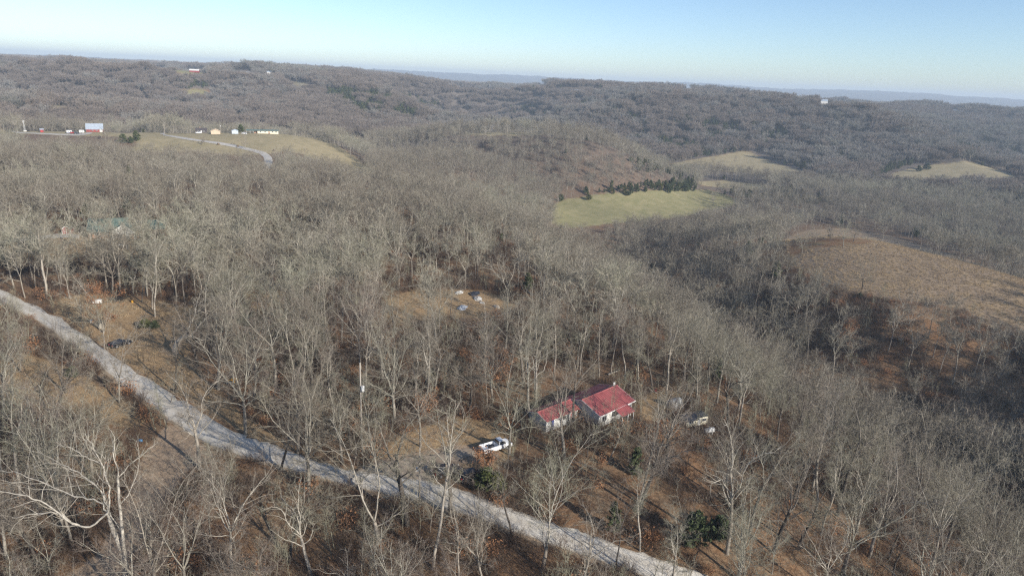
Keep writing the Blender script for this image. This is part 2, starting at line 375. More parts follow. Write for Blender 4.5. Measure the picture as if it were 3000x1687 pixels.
M['cutwood'] = mat('fresh_cut_wood', (0.62, 0.53, 0.41), 0.9, var=0.1)
M['tarp_dark'] = mat('dark_tarp', (0.045, 0.05, 0.065), 0.5, var=0.3, scale=3)
M['tarp_white'] = mat('white_tarp', (0.55, 0.535, 0.50), 0.6, var=0.15, scale=2)
M['yellow'] = mat('yellow_paint', (0.50, 0.27, 0.04), 0.6, var=0.1)
M['rust'] = mat('rusty_steel', (0.16, 0.085, 0.05), 0.9, var=0.25, scale=6)
M['hay'] = mat('weathered_hay', (0.20, 0.14, 0.09), 0.95, var=0.2, scale=6)
M['gravel'] = mat('pale_gravel', (0.52, 0.48, 0.42), 0.95, scale=0.9, col2=(0.29, 0.27, 0.245), bump=0.5, detail=12)
M['stone'] = mat('pale_stone', (0.55, 0.54, 0.51), 0.9, var=0.1)

def ground_material():
    m = bpy.data.materials.new('leaf_litter_and_fields'); m.use_nodes = True
    nt = m.node_tree; L = nt.links; b = nt.nodes['Principled BSDF']; b.inputs['Roughness'].default_value = 0.95; b.inputs['Specular IOR Level'].default_value = 0.1
    geo = nt.nodes.new('ShaderNodeNewGeometry')
    def noise(sc, det=6, rough=0.6):
        n = nt.nodes.new('ShaderNodeTexNoise'); n.inputs['Scale'].default_value = sc; n.inputs['Detail'].default_value = det; n.inputs['Roughness'].default_value = rough
        L.new(geo.outputs['Position'], n.inputs['Vector']); return n.outputs['Fac']
    def ramp(f, stops):
        r = nt.nodes.new('ShaderNodeValToRGB'); e = r.color_ramp.elements
        while len(e) < len(stops): e.new(0.5)
        for i, (p, c) in enumerate(stops): e[i].position = p; e[i].color = (*c, 1)
        L.new(f, r.inputs['Fac']); return r.outputs['Color']
    def mix(f, a, c):
        x = nt.nodes.new('ShaderNodeMix'); x.data_type = 'RGBA'; L.new(f, x.inputs['Factor']); L.new(a, x.inputs['A']); L.new(c, x.inputs['B']); return x.outputs['Result']
    n_small = noise(1.6, 10, 0.75); n_mid = noise(0.16, 5); n_big = noise(0.03, 4)
    litter = ramp(n_small, [(0.28, (0.075, 0.042, 0.025)), (0.5, (0.20, 0.115, 0.062)), (0.72, (0.34, 0.215, 0.125))])
    litter2 = ramp(n_small, [(0.3, (0.09, 0.055, 0.034)), (0.5, (0.195, 0.13, 0.078)), (0.75, (0.34, 0.24, 0.15))])
    fac = ramp(n_mid, [(0.42, (0, 0, 0)), (0.6, (1, 1, 1))])
    col = mix(fac, litter, litter2)
    at1 = nt.nodes.new('ShaderNodeAttribute'); at1.attribute_name = 'cover'
    at2 = nt.nodes.new('ShaderNodeAttribute'); at2.attribute_name = 'cover2'
    s1 = nt.nodes.new('ShaderNodeSeparateColor'); L.new(at1.outputs['Color'], s1.inputs['Color'])
    s2 = nt.nodes.new('ShaderNodeSeparateColor'); L.new(at2.outputs['Color'], s2.inputs['Color'])
    n_f = noise(0.12, 8, 0.7)
    green = ramp(n_f, [(0.3, (0.185, 0.18, 0.08)), (0.55, (0.265, 0.235, 0.12)), (0.75, (0.34, 0.29, 0.165))])
    tan = ramp(n_f, [(0.3, (0.24, 0.205, 0.115)), (0.55, (0.33, 0.27, 0.16)), (0.75, (0.40, 0.335, 0.205))])
    orange = ramp(n_f, [(0.3, (0.20, 0.145, 0.10)), (0.48, (0.265, 0.20, 0.138)), (0.62, (0.31, 0.225, 0.13)), (0.78, (0.43, 0.285, 0.09))])
    bank = ramp(n_small, [(0.3, (0.17, 0.105, 0.055)), (0.5, (0.325, 0.22, 0.12)), (0.72, (0.45, 0.33, 0.19))])
    dirt = ramp(n_small, [(0.3, (0.26, 0.185, 0.12)), (0.6, (0.37, 0.275, 0.19)), (0.8, (0.46, 0.36, 0.26))])
    def wob(o):
        a = nt.nodes.new('ShaderNodeMath'); a.operation = 'MULTIPLY_ADD'; L.new(n_mid, a.inputs[0]); a.inputs[1].default_value = 0.9; a.inputs[2].default_value = -0.45
        c = nt.nodes.new('ShaderNodeMath'); c.operation = 'ADD'; L.new(o, c.inputs[0]); L.new(a.outputs[0], c.inputs[1])
        s = nt.nodes.new('ShaderNodeMapRange'); s.interpolation_type = 'SMOOTHSTEP'; s.inputs['From Min'].default_value = 0.3; s.inputs['From Max'].default_value = 0.7; L.new(c.outputs[0], s.inputs['Value']); return s.outputs['Result']
    col = mix(wob(s1.outputs['Red']), col, green)
    col = mix(wob(s1.outputs['Green']), col, tan)
    col = mix(wob(s1.outputs['Blue']), col, orange)
    col = mix(wob(s2.outputs['Red']), col, bank)
    col = mix(wob(s2.outputs['Green']), col, dirt)
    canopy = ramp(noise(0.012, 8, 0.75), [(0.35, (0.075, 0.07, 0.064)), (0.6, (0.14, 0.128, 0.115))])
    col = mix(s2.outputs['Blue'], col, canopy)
    L.new(col, b.inputs['Base Color'])
    bp = nt.nodes.new('ShaderNodeBump'); bp.inputs['Strength'].default_value = 0.7; bp.inputs['Distance'].default_value = 0.35
    L.new(n_small, bp.inputs['Height']); L.new(bp.outputs['Normal'], b.inputs['Normal'])
    return m
M['ground'] = ground_material()

# ------------------------------------------------------------------ ground sheet
def build_ground():
    azf = np.radians(np.arange(-50, 50.01, 0.22))
    azb = np.radians(np.concatenate([np.arange(52, 180, 4), np.arange(180, 308.1, 4)]))
    az = np.concatenate([azf, azb]); na = len(az)
    ld = np.concatenate([np.linspace(math.log(6), math.log(45), 40, endpoint=False), np.linspace(math.log(45), math.log(400), 380, endpoint=False), np.linspace(math.log(400), math.log(12300), 470)])
    d = np.exp(ld); nd = len(d)
    X = np.sin(az)[:, None] * d; Y = np.cos(az)[:, None] * d
    Z = height(X, Y)
    P = np.stack([X, Y, Z], -1).reshape(-1, 3)
    D = np.broadcast_to(d, X.shape).reshape(-1)
    u, v, w = project(P)
    front = (P[:, 1] > 10)
    def m(polys, grow=False):
        r = np.zeros(len(P), bool)
        for q in polys:
            q = np.array(q, float); c = q.mean(0); r |= inpoly(u, v, c + (q - c) * np.array([1.05, 1.18]) if grow else q)
        return (r & front).astype(np.float32)
    def blur(a, n=2):
        a = a.reshape(na, nd)
        for _ in range(n):
            a = (np.roll(a, 1, 0) + np.roll(a, -1, 0) + 2 * a) / 4
            a = (np.roll(a, 1, 1) + np.roll(a, -1, 1) + 2 * a) / 4
        return a.reshape(-1)
    far = ((D > 250)).astype(np.float32)
    green = np.maximum(m([MEADOW, FF[1], FF[3]], True), 0.35 * m([DOMEGREEN])) * far
    lawnright = m([[(740, 386), (850, 388), (960, 415), (1090, 500), (960, 480), (860, 445), (800, 420)]])
    tan = m([F1, F2, F3, RIDGE, FF[0], FF[2], FF[4], FF[5], FF[6]], True) * far
    orange = m([DOME]) * far * (1 - m([DOMEGREEN]))
    bank = np.clip(m([BANK, BANK2, YARD, YARD2, LAWN, CLEAR, CLEAR2]), 0, 1) * (D < 420)
    dirt = m([TRACK, DRIVE]) * (D < 300)
    green = np.maximum(green, lawnright * 0.75)
    c1 = np.stack([blur(green, 4), blur(tan, 5), blur(orange), np.ones(len(P))], -1).astype(np.float32)
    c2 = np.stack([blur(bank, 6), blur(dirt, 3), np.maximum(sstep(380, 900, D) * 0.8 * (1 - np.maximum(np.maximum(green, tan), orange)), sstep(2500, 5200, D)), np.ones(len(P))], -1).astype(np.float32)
    # far woods: the canopy itself forms the surface there
    bump = sstep(5200, 6500, D) * (N1(P[:, 0] / 60, P[:, 1] / 60) * 16 + N2(P[:, 0] / 25, P[:, 1] / 25) * 8)
    P[:, 2] += bump
    i = np.arange(na); j = np.arange(nd - 1)
    I, J = np.meshgrid(i, j, indexing='ij'); I2 = (I + 1) % na
    F = np.stack([I * nd + J, I * nd + J + 1, I2 * nd + J + 1, I2 * nd + J], -1).reshape(-1, 4)
    base = len(P); P = np.vstack([P, [[0, 0, P[:nd * na:nd, 2].mean()]]])
    c1 = np.vstack([c1, [[0, 0, 0, 1]]]); c2 = np.vstack([c2, [[0, 0, 0, 1]]])
    Fl = [tuple(f) for f in ()]
    T = np.stack([np.arange(na) * nd, ((np.arange(na) + 1) % na) * nd, np.full(na, base), np.full(na, base)], -1)
    me = mesh_np('ground', P, F, M['ground'], True)
    me2 = me
    for nm, c in (('cover', c1), ('cover2', c2)):
        a = me2.attributes.new(nm, 'FLOAT_COLOR', 'POINT'); a.data.foreach_set('color', c.astype(np.float32).ravel())
    tag(link('ground', me2), 'rolling ground of brown leaf litter, dry fields and far wooded hills', 'ground', kind='structure')
build_ground()

def strip(name, up, lo, lift, material, label, n=220, sub=6, kind='structure'):
    def resample(p):
        p = np.array(p, float); s = np.concatenate([[0], np.cumsum(np.hypot(*np.diff(p, axis=0).T))]); t = np.linspace(0, s[-1], n)
        return np.stack([np.interp(t, s, p[:, 0]), np.interp(t, s, p[:, 1])], -1)
    A = at_many(resample(up)); B = at_many(resample(lo))
    def smooth(P, k=9):
        Q = P.copy()
        for _ in range(k): Q[1:-1] = (Q[:-2] + 2 * Q[1:-1] + Q[2:]) / 4
        return Q
    A = smooth(A); B = smooth(B)
    r = np.random.default_rng(len(name))
    V = []
    for k in range(sub + 1):
        t = k / sub; P = A * (1 - t) + B * t
        if k in (0, sub): P[:, :2] += r.normal(0, 0.22, (n, 2)) * (np.hypot(P[:, 0], P[:, 1]) < 250)[:, None]
        P[:, 2] = height(P[:, 0], P[:, 1]) + lift * (1 if 0 < k < sub else 0.25) + 0.03
        V.append(P)
    V = np.stack(V, 1).reshape(-1, 3); m = sub + 1
    I, J = np.meshgrid(np.arange(n - 1), np.arange(sub), indexing='ij')
    F = np.stack([I * m + J, I * m + J + 1, (I + 1) * m + J + 1, (I + 1) * m + J], -1).reshape(-1, 4)
    me = mesh_np(name, V, F, material, True); a = me.attributes.new('across', 'FLOAT', 'POINT'); a.data.foreach_set('value', np.tile(np.linspace(0, 1, m), n).astype(np.float32))
    return tag(link(name, me), label, name.replace('_', ' '), kind=kind)
def road_material():
    m = bpy.data.materials.new('gravel_road_surface'); m.use_nodes = True
    nt = m.node_tree; L = nt.links; b = nt.nodes['Principled BSDF']; b.inputs['Roughness'].default_value = 0.9; b.inputs['Specular IOR Level'].default_value = 0.2
    geo = nt.nodes.new('ShaderNodeNewGeometry')
    n1 = nt.nodes.new('ShaderNodeTexNoise'); n1.inputs['Scale'].default_value = 0.35; n1.inputs['Detail'].default_value = 10; n1.inputs['Roughness'].default_value = 0.7
    n2 = nt.nodes.new('ShaderNodeTexNoise'); n2.inputs['Scale'].default_value = 6; n2.inputs['Detail'].default_value = 6
    for n in (n1, n2): L.new(geo.outputs['Position'], n.inputs['Vector'])
    r = nt.nodes.new('ShaderNodeValToRGB'); e = r.color_ramp.elements; e[0].position = 0.25; e[0].color = (0.47, 0.43, 0.37, 1); e[1].position = 0.75; e[1].color = (0.57, 0.535, 0.47, 1)
    L.new(n1.outputs['Fac'], r.inputs['Fac'])
    mr = nt.nodes.new('ShaderNodeMapRange'); mr.inputs['From Min'].default_value = 0.3; mr.inputs['From Max'].default_value = 0.7; mr.inputs['To Min'].default_value = 0.9; mr.inputs['To Max'].default_value = 1.08
    L.new(n2.outputs['Fac'], mr.inputs['Value'])
    s = nt.nodes.new('ShaderNodeVectorMath'); s.operation = 'SCALE'; L.new(r.outputs['Color'], s.inputs[0]); L.new(mr.outputs['Result'], s.inputs['Scale'])
    ac = nt.nodes.new('ShaderNodeAttribute'); ac.attribute_name = 'across'
    w = nt.nodes.new('ShaderNodeMath'); w.operation = 'MULTIPLY_ADD'; L.new(n1.outputs['Fac'], w.inputs[0]); w.inputs[1].default_value = 0.22; L.new(ac.outputs['Fac'], w.inputs[2])
    tr = nt.nodes.new('ShaderNodeValToRGB'); te = tr.color_ramp.elements
    for _ in range(6): te.new(0.5)
    for i_, (p_, c_) in enumerate([(0.02, (0.62, 0.5, 0.38)), (0.12, (0.86, 0.83, 0.78)), (0.33, (1.1, 1.1, 1.1)), (0.46, (0.92, 0.9, 0.87)), (0.6, (0.92, 0.9, 0.87)), (0.78, (1.1, 1.1, 1.1)), (0.95, (0.88, 0.85, 0.8)), (1.13, (0.62, 0.5, 0.38))]): te[i_].position = min(1, p_); te[i_].color = (*c_, 1)
    L.new(w.outputs[0], tr.inputs['Fac'])
    ml = nt.nodes.new('ShaderNodeVectorMath'); ml.operation = 'MULTIPLY'; L.new(s.outputs['Vector'], ml.inputs[0]); L.new(tr.outputs['Color'], ml.inputs[1])
    L.new(ml.outputs['Vector'], b.inputs['Base Color'])
    bp = nt.nodes.new('ShaderNodeBump'); bp.inputs['Strength'].default_value = 0.4; bp.inputs['Distance'].default_value = 0.1; L.new(n2.outputs['Fac'], bp.inputs['Height']); L.new(bp.outputs['Normal'], b.inputs['Normal'])
    return m
M['road'] = road_material()
M['drive'] = mat('brown_gravel', (0.40, 0.33, 0.25), 0.95, scale=0.8, col2=(0.25, 0.19, 0.135), bump=0.4, detail=12)
strip('road', ROAD_UP, ROAD_LO, 0.12, M['road'], 'pale gravel road crossing the wood from left edge to lower right')
FAR_UP = [(478, 394), (540, 403), (600, 412), (650, 418), (700, 427), (740, 437), (780, 447), (797, 460), (800, 478), (790, 495)]
FAR_LO = [(478, 397), (540, 409), (600, 417), (650, 425), (700, 435), (740, 445), (765, 453), (775, 464), (775, 478), (765, 495)]
strip('far_road', FAR_UP, FAR_LO, 0.25, M['gravel'], 'pale road curving over the field on the far ridge', 120, 4)
strip('farm_track', [(-120, 383), (60, 388), (130, 391), (180, 393), (240, 393), (262, 388)], [(-120, 386), (60, 391), (130, 394), (180, 397), (240, 398), (272, 391)], 0.25, M['gravel'], 'pale gravel farm track leading to the red barn', 60, 3)
strip('driveway', [(470, 392), (500, 389.5), (530, 389), (545, 391)], [(470, 394), (500, 392), (530, 392), (545, 394)], 0.25, M['gravel'], 'short gravel drive beside the tan house on the far ridge', 30, 2)
strip('driveway', [(1050, 1381), (1110, 1358), (1180, 1343), (1270, 1330), (1350, 1314), (1420, 1312)], [(1266, 1412), (1264, 1400), (1272, 1388), (1300, 1366), (1365, 1340), (1430, 1326)], 0.08, M['drive'], 'pale brown gravel drive leaving the road towards the red-roofed outbuilding', 80, 6)
strip('shed_track', [(-80, 712), (0, 704), (60, 698), (130, 689), (200, 682), (235, 690)], [(-80, 722), (0, 714), (60, 707), (130, 700), (200, 696), (232, 699)], 0.15, M['gravel'], 'pale track in front of the red and white shed', 60, 3)


# ------------------------------------------------------------------ bare trees
def nrm(a):
    return a / max(1e-9, math.sqrt(a[0] * a[0] + a[1] * a[1] + a[2] * a[2]))
class Grow:
    """collects tapering stems as polylines (points, radii, sides)"""
    def __init__(s, seed):
        s.r = np.random.default_rng(seed); s.poly = []
    def stem(s, p, d, L, r0, r1, n, wig, up, sides, level):
        R = s.r; pts = [p]; dirs = [d]
        for i in range(n):
            d = nrm(d + R.normal(0, wig, 3) + np.array([0, 0, up]))
            p = p + d * (L / n); pts.append(p); dirs.append(d)
        t = np.linspace(0, 1, n + 1)
        rad = r0 + (r1 - r0) * t
        s.poly.append((np.array(pts), rad, sides, level))
        return pts, dirs, rad
    def side(s, d, ang, phi):
        a = np.array([0, 0, 1.0]) if abs(d[2]) < 0.9 else np.array([1.0, 0, 0])
        x = nrm(np.cross(d, a)); y = np.cross(d, x)
        return nrm(d * math.cos(ang) + (x * math.cos(phi) + y * math.sin(phi)) * math.sin(ang))
    def kids(s, pts, dirs, rad, n, t0, t1, ang, L, ratio, spec, taper=0.55, k0=0):
        R = s.r; out = []
        phi = R.uniform(0, 6.28); m = len(pts) - 1
        for i in range(n):
            t = t0 + (t1 - t0) * (i + R.uniform(0.1, 0.9)) / n
            f = t * m; j = min(m - 1, int(f)); w = f - j
            p = pts[j] * (1 - w) + pts[j + 1] * w
            phi += 2.4 + R.normal(0, 0.5)
            a = ang * R.uniform(0.7, 1.25)
            LL = L * (1 - taper * (t - t0) / max(1e-6, t1 - t0)) * R.uniform(0.7, 1.2)
            rr = (rad[j] * (1 - w) + rad[j + 1] * w) * ratio
            out.append((p, s.side(dirs[j], a, phi), LL, rr))
        return out
    def mesh(s, name, mats, lvl_trunk=(0,)):
        """two meshes: trunk and crown"""
        res = []
        for grp in (0, 1):
            V = []; F = []; LV = []; off = 0
            by = {}
            for pts, rad, sides, lev in s.poly:
                if (lev in lvl_trunk) != (grp == 0): continue
                by.setdefault((len(pts), sides, lev), []).append((pts, rad))
            for (n, k, lev), lst in by.items():
                P = np.stack([a for a, _ in lst]); Rr = np.stack([b for _, b in lst]); c = len(lst)
                D = np.empty_like(P); D[:, 1:-1] = P[:, 2:] - P[:, :-2]; D[:, 0] = P[:, 1] - P[:, 0]; D[:, -1] = P[:, -1] - P[:, -2]
                D /= np.maximum(1e-9, np.linalg.norm(D, axis=-1))[..., None]
                A = np.where(np.abs(D[..., 2:3]) < 0.95, np.array([0, 0, 1.0]), np.array([1.0, 0, 0]))
                A = np.broadcast_to(A[:, :1], D.shape)
                X = np.cross(D, A); X /= np.maximum(1e-9, np.linalg.norm(X, axis=-1))[..., None]; Y = np.cross(D, X)
                th = np.arange(k) * 2 * math.pi / k
                Q = P[:, :, None] + (X[:, :, None] * np.cos(th)[:, None] + Y[:, :, None] * np.sin(th)[:, None]) * Rr[:, :, None, None]
                V.append(Q.reshape(-1, 3))
                b = (np.arange(c) * n * k)[:, None, None] + (np.arange(n - 1) * k)[None, :, None] + np.arange(k)[None, None, :]
                b2 = (np.arange(c) * n * k)[:, None, None] + (np.arange(n - 1) * k)[None, :, None] + ((np.arange(k) + 1) % k)[None, None, :]
                F.append(np.stack([b, b2, b2 + k, b + k], -1).reshape(-1, 4) + off); off += c * n * k; LV.append(np.full(len(F[-1]), lev))
            if not V: res.append(None); continue
            res.append((np.concatenate(V), np.concatenate(F), np.concatenate(LV)))
        return res
def tree_geo(seed, H=17.0, r=0.24, fork=0.45, leaders=3, spread=24, limbs=4, limb_len=0.3, limb_ang=62, nb=9, ns=7, nt=6, wig=0.135, tw=0.014, lean=0.0, gnarl=1.0, fine=True, low=0.75, quality=0, arch=0.05):
    G = Grow(seed); R = G.r
    z = np.array([0, 0, 1.0])
    d0 = nrm(np.array([lean, 0, 1.0]))
    Ht = H * fork
    # flare at the foot, then the bole
    r *= 0.84
    pts, dirs, rad = G.stem(np.array([0, 0, -0.6]), d0, Ht + 0.6, r * 1.3, r * 0.8, 9 if quality == 0 else 4, wig * 0.35, 0.03, [8, 5, 4][quality], 0)
    main = []
    ph = R.uniform(0, 6.28)
    for i in range(leaders):
        ph += 6.28 / leaders + R.normal(0, 0.3)
        a = math.radians(spread * 0.87) * R.uniform(0.5, 1.3) if leaders > 1 else math.radians(4)
        L = H * (1 - fork) * R.uniform(0.82, 1.03) / max(0.6, math.cos(a * 0.8))
        main.append((pts[-1], G.side(dirs[-1], a, ph), L, rad[-1] * (0.9 if leaders == 1 else 0.63) * R.uniform(0.8, 1.05)))
    lat = G.kids(pts, dirs, rad, limbs, low, 0.98, math.radians(limb_ang), H * limb_len, 0.42, None, 0.2)
    top = []
    for p, d, L, rr in main:
        top.append(G.stem(p, d, L, rr, rr * 0.18, [9, 5, 4][quality], wig * 1.1 * gnarl, 0.06, [6, 4, 3][quality], 1) + (L, 0))
    for p, d, L, rr in lat:
        top.append(G.stem(p, d, L, rr, rr * 0.2, [7, 4, 3][quality], wig * 1.3 * gnarl, arch, [5, 4, 3][quality], 1) + (L, 1))
    for P, Dd, Rd, L, kind in top:
        k = nb if kind == 0 else max(3, int(nb * 0.7))
        for p, d, l2, r2 in G.kids(P, Dd, Rd, k, 0.16, 1.0, math.radians(46), L * (0.48 if kind == 0 else 0.5), 0.52, None, 0.5):
            r2 = max(r2, tw * 1.5)
            a = G.stem(p, d, l2, r2, max(tw * 0.8, r2 * 0.3), [5, 3, 2][quality], wig * 1.45 * gnarl, 0.06, [4, 3, 3][quality], 2)
            if not fine: continue
            for p3, d3, l3, r3 in G.kids(a[0], a[1], a[2], ns, 0.12, 1.0, math.radians(44), l2 * 0.52, 0.55, None, 0.4):
                r3 = max(min(r3, 0.03), tw)
                b = G.stem(p3, d3, l3, r3, r3 * 0.45, [3, 2, 1][quality], wig * 1.7 * gnarl, 0.05, 3, 3)
                for p4, d4, l4, r4 in G.kids(b[0], b[1], b[2], nt, 0.1, 1.0, math.radians(42), l3 * 0.55, 0.6, None, 0.3):
                    G.stem(p4, d4, max(l4, 0.35), tw * 0.85, tw * 0.35, [2, 1, 1][quality], wig * 1.6 * gnarl, 0.04, 3, 4)
    return G
LOOKS = [  # bark, habit words, parameters: the kinds of bare tree that stand near the camera
    ('bark_pale', 'tall straight pale', 'narrow crown', dict(H=19, r=0.21, fork=0.55, leaders=2, spread=14, limbs=5, limb_len=0.2)),
    ('bark_grey', 'tall straight grey', 'rounded crown', dict(H=18, r=0.26, fork=0.48, leaders=3, spread=23, limbs=5, limb_len=0.26)),
    ('bark_dark', 'tall dark-barked', 'spreading crown', dict(H=18, r=0.27, fork=0.42, leaders=4, spread=30, limbs=4, limb_len=0.3)),
    ('bark_grey', 'broad grey', 'wide rounded crown', dict(H=16, r=0.27, fork=0.34, leaders=4, spread=34, limbs=4, limb_len=0.36, wig=0.12)),
    ('bark_pale', 'slim pale', 'small high crown', dict(H=17, r=0.15, fork=0.62, leaders=2, spread=16, limbs=4, limb_len=0.16, nb=7, ns=5)),
    ('bark_dark', 'slender dark', 'thin upright crown', dict(H=16, r=0.15, fork=0.5, leaders=2, spread=17, limbs=6, limb_len=0.2, nb=7, ns=5)),
    ('bark_pale', 'forked pale', 'two spreading stems', dict(H=18, r=0.27, fork=0.2, leaders=2, spread=18, limbs=1, limb_len=0.3, nb=13, ns=6, wig=0.08)),
    ('bark_grey', 'gnarled grey', 'crooked open crown', dict(H=15, r=0.28, fork=0.36, leaders=3, spread=36, limbs=4, limb_len=0.4, wig=0.18, nb=8, ns=6, nt=4)),
    ('bark_pale', 'crooked pale', 'ragged open crown', dict(H=17, r=0.25, fork=0.42, leaders=3, spread=28, limbs=5, limb_len=0.34, wig=0.17, nb=8, ns=5, nt=5)),
    ('bark_dark', 'gnarled dark', 'crooked open crown', dict(H=16, r=0.28, fork=0.4, leaders=3, spread=32, limbs=5, limb_len=0.36, wig=0.17, nb=8, ns=6, nt=4)),
    ('bark_grey', 'young grey', 'fine bushy crown', dict(H=11, r=0.11, fork=0.3, leaders=3, spread=24, limbs=5, limb_len=0.32, nb=7, ns=5)),
    ('bark_grey', 'vase-shaped grey', 'many rising limbs', dict(H=17, r=0.26, fork=0.26, leaders=6, spread=26, limbs=1, limb_len=0.2, nb=8, ns=5, wig=0.09)),
    ('bark_pale', 'fan-topped pale', 'dense fan of twigs', dict(H=16, r=0.22, fork=0.4, leaders=5, spread=30, limbs=3, limb_len=0.3, nb=8, ns=6)),
]
TREE_ME = []
def crown_mesh(c, bk, white=False):
    """limbs in their own bark, twigs greyer"""
    lm = M['bark_white'] if white else M[{'bark_pale': 'limb_pale', 'bark_grey': 'limb_grey', 'bark_dark': 'limb_dark', 'bark_white': 'bark_white'}[bk]]
    return mesh_np('crown', c[0], c[1], mats=[lm, M['twig']], midx=(c[2] > 2).astype(int), smooth=True)
for i, (bk, w1, w2, kw) in enumerate(LOOKS):
    G = tree_geo(100 + i, **kw)
    t, c = G.mesh('tree', None)
    tm = mesh_np('trunk', t[0], t[1], M[bk], True)
    cm = crown_mesh(c, bk)
    TREE_ME.append((tm, cm, kw['H']))
def merged(geos, name, mats_per):
    V = []; F = []; mi = []; off = 0
    for vf, k in geos:
        v, f = vf[0], vf[1]
        if k == 'crown': k = np.where(vf[2] > 2, len(mats_per) - 1, len(mats_per) - 2)
        V.append(v); F.append(f + off); off += len(v); mi.append(np.broadcast_to(k, len(f)))
    return mesh_np(name, np.concatenate(V), np.concatenate(F), mats=mats_per, midx=np.concatenate(mi), smooth=False)
def kinds_collection(name, meshes):
    c = bpy.data.collections.new(name)
    for i, me in enumerate(meshes):
        o = bpy.data.objects.new('%s_%02d' % (name, i), me); c.objects.link(o)
    return c
BK3 = ('bark_pale', 'bark_grey', 'bark_dark')
def rotz(v, a):
    c, s = math.cos(a), math.sin(a); w = v.copy(); w[:, 0] = v[:, 0] * c - v[:, 1] * s; w[:, 1] = v[:, 0] * s + v[:, 1] * c; return w
TW3 = ('twig_brown', 'twig_tan', 'twig_olive')
MID = []
for i in range(9):
    kw = dict(LOOKS[[0, 1, 2, 3, 11, 12, 6, 1, 8][i]][3]); kw.update(nb=8, ns=7, nt=4, tw=0.026, quality=1, leaders=5, spread=[27, 35, 42, 44, 34, 40, 36, 38, 40][i], r=0.19)
    kw['limbs'] = 1; kw['fork'] = [0.52, 0.46, 0.42, 0.42, 0.4, 0.45, 0.38, 0.48, 0.45][i]
    t, c = tree_geo(300 + i, **kw).mesh('m', None)
    MID.append(merged([(t, 0), (c, 'crown')], 'wood_tree', [M[BK3[[0, 1, 2, 1, 1, 0, 0, 1, 1][i]]], M['limb_pale' if i % 3 else 'limb_grey'], M[TW3[i // 3]]]))
mid_col = kinds_collection('wood_tree_kinds', MID)
FARM = []
rr = np.random.default_rng(55)
small = []
for i in range(8):
    kw = dict(LOOKS[[0, 1, 2, 3, 11, 12, 1, 1][i]][3]); kw.update(nb=9, ns=9, nt=0, tw=0.095, quality=2, leaders=6, spread=[26, 34, 40, 42, 34, 38, 34, 36][i])
    kw['limbs'] = 2
    small.append(tree_geo(400 + i, **kw).mesh('s', None))
for i in range(6):
    parts = []
    for gx in range(3):
        for gy in range(3):
            (t, c) = small[rr.integers(8)]
            a = rr.uniform(0, 6.28); s = rr.uniform(0.6, 1.12); o = np.array([(gx - 1) * 7.3 + rr.uniform(-2.9, 2.9), (gy - 1) * 7.3 + rr.uniform(-2.9, 2.9), rr.uniform(-0.5, 0.5)])
            k = int(rr.integers(3))
            parts.append(((rotz(t[0], a) * s + o, t[1]), k)); parts.append(((rotz(c[0], a) * s + o, c[1]), 3))
    FARM.append(merged(parts, 'wood_patch', [M[b] for b in BK3] + [M[('far_brown', 'far_grey', 'far_olive')[i // 2]]]))
far_col = kinds_collection('wood_patch_kinds', FARM)
VF = []
for i in range(5):
    V = []; F = []; off = 0
    for k in range(56):
        cx, cy = rr.uniform(-27, 27, 2); h = rr.uniform(10, 18); w = rr.uniform(2.2, 4.2)
        for q in range(20):
            e = rr.normal(0, 1, 3); e[2] = abs(e[2]) * 0.8; e = nrm(e)
            base = np.array([cx, cy, h * 0.5]) + e * np.array([w, w, h * 0.45]) * rr.uniform(0.1, 0.6)
            tip = np.array([cx, cy, h * 0.5]) + e * np.array([w, w, h * 0.5]) * rr.uniform(0.8, 1.1)
            x = nrm(np.cross(tip - base, rr.normal(0, 1, 3))) * 0.42
            V += [base - x, base + x, tip]; F.append((off, off + 1, off + 2)); off += 3
        x = np.array([0.28, 0, 0]); V += [np.array([cx, cy, -2]) - x, np.array([cx, cy, -2]) + x, np.array([cx, cy, h * 0.8])]; F.append((off, off + 1, off + 2)); off += 3
    VF.append(mesh_np('distant_wood', np.array(V), np.array(F), M['far_grey' if i % 2 else 'far_brown']))
vf_col = kinds_collection('distant_wood_kinds', VF)
def leaf_cloud(seed, n, shape, size, flat=0.0):
    r = np.random.default_rng(seed); V = np.empty((n, 3, 3)); 
    p = shape(r, n)
    a = r.normal(0, 1, (n, 3)); a /= np.linalg.norm(a, axis=1)[:, None]
    b = np.cross(a, r.normal(0, 1, (n, 3))); b /= np.linalg.norm(b, axis=1)[:, None]
    s = size * r.uniform(0.5, 1.3, (n, 1))
    V[:, 0] = p - a * s * 0.6 - b * s * 0.4; V[:, 1] = p - a * s * 0.6 + b * s * 0.4; V[:, 2] = p + a * s
    return V.reshape(-1, 3), np.arange(n * 3).reshape(-1, 3)
def cone_shape(H, Rb, seed=0):
    def f(r, n):
        nl = 60; tips = []
        for i in range(nl):
            t = (i + r.uniform(0, 1)) / nl; ph = r.uniform(0, 6.28); L = Rb * (1 - t) ** 0.55 * min(1.0, 0.55 + t * 4) * r.uniform(0.7, 1.15) + 0.1
            tips.append((t * H * 0.95 + 0.25, ph, L))
        T = np.array(tips)[r.integers(0, nl, n)]
        k = r.uniform(0.15, 1, n) ** 0.6
        x = np.cos(T[:, 1]) * T[:, 2] * k; y = np.sin(T[:, 1]) * T[:, 2] * k; zz = T[:, 0] + k * T[:, 2] * 0.45
        return np.stack([x, y, zz], -1) + r.normal(0, 0.13, (n, 3)) * Rb / 2
    return f
CED = []
for i, (H, Rb) in enumerate(((7.5, 2.3), (9, 2.4), (6, 2.4))):
    v, f = leaf_cloud(600 + i, 2600, cone_shape(H, Rb), 0.42)
    CED.append((mesh_np('foliage', v, f, M['cedar']), H))
CEDT = []
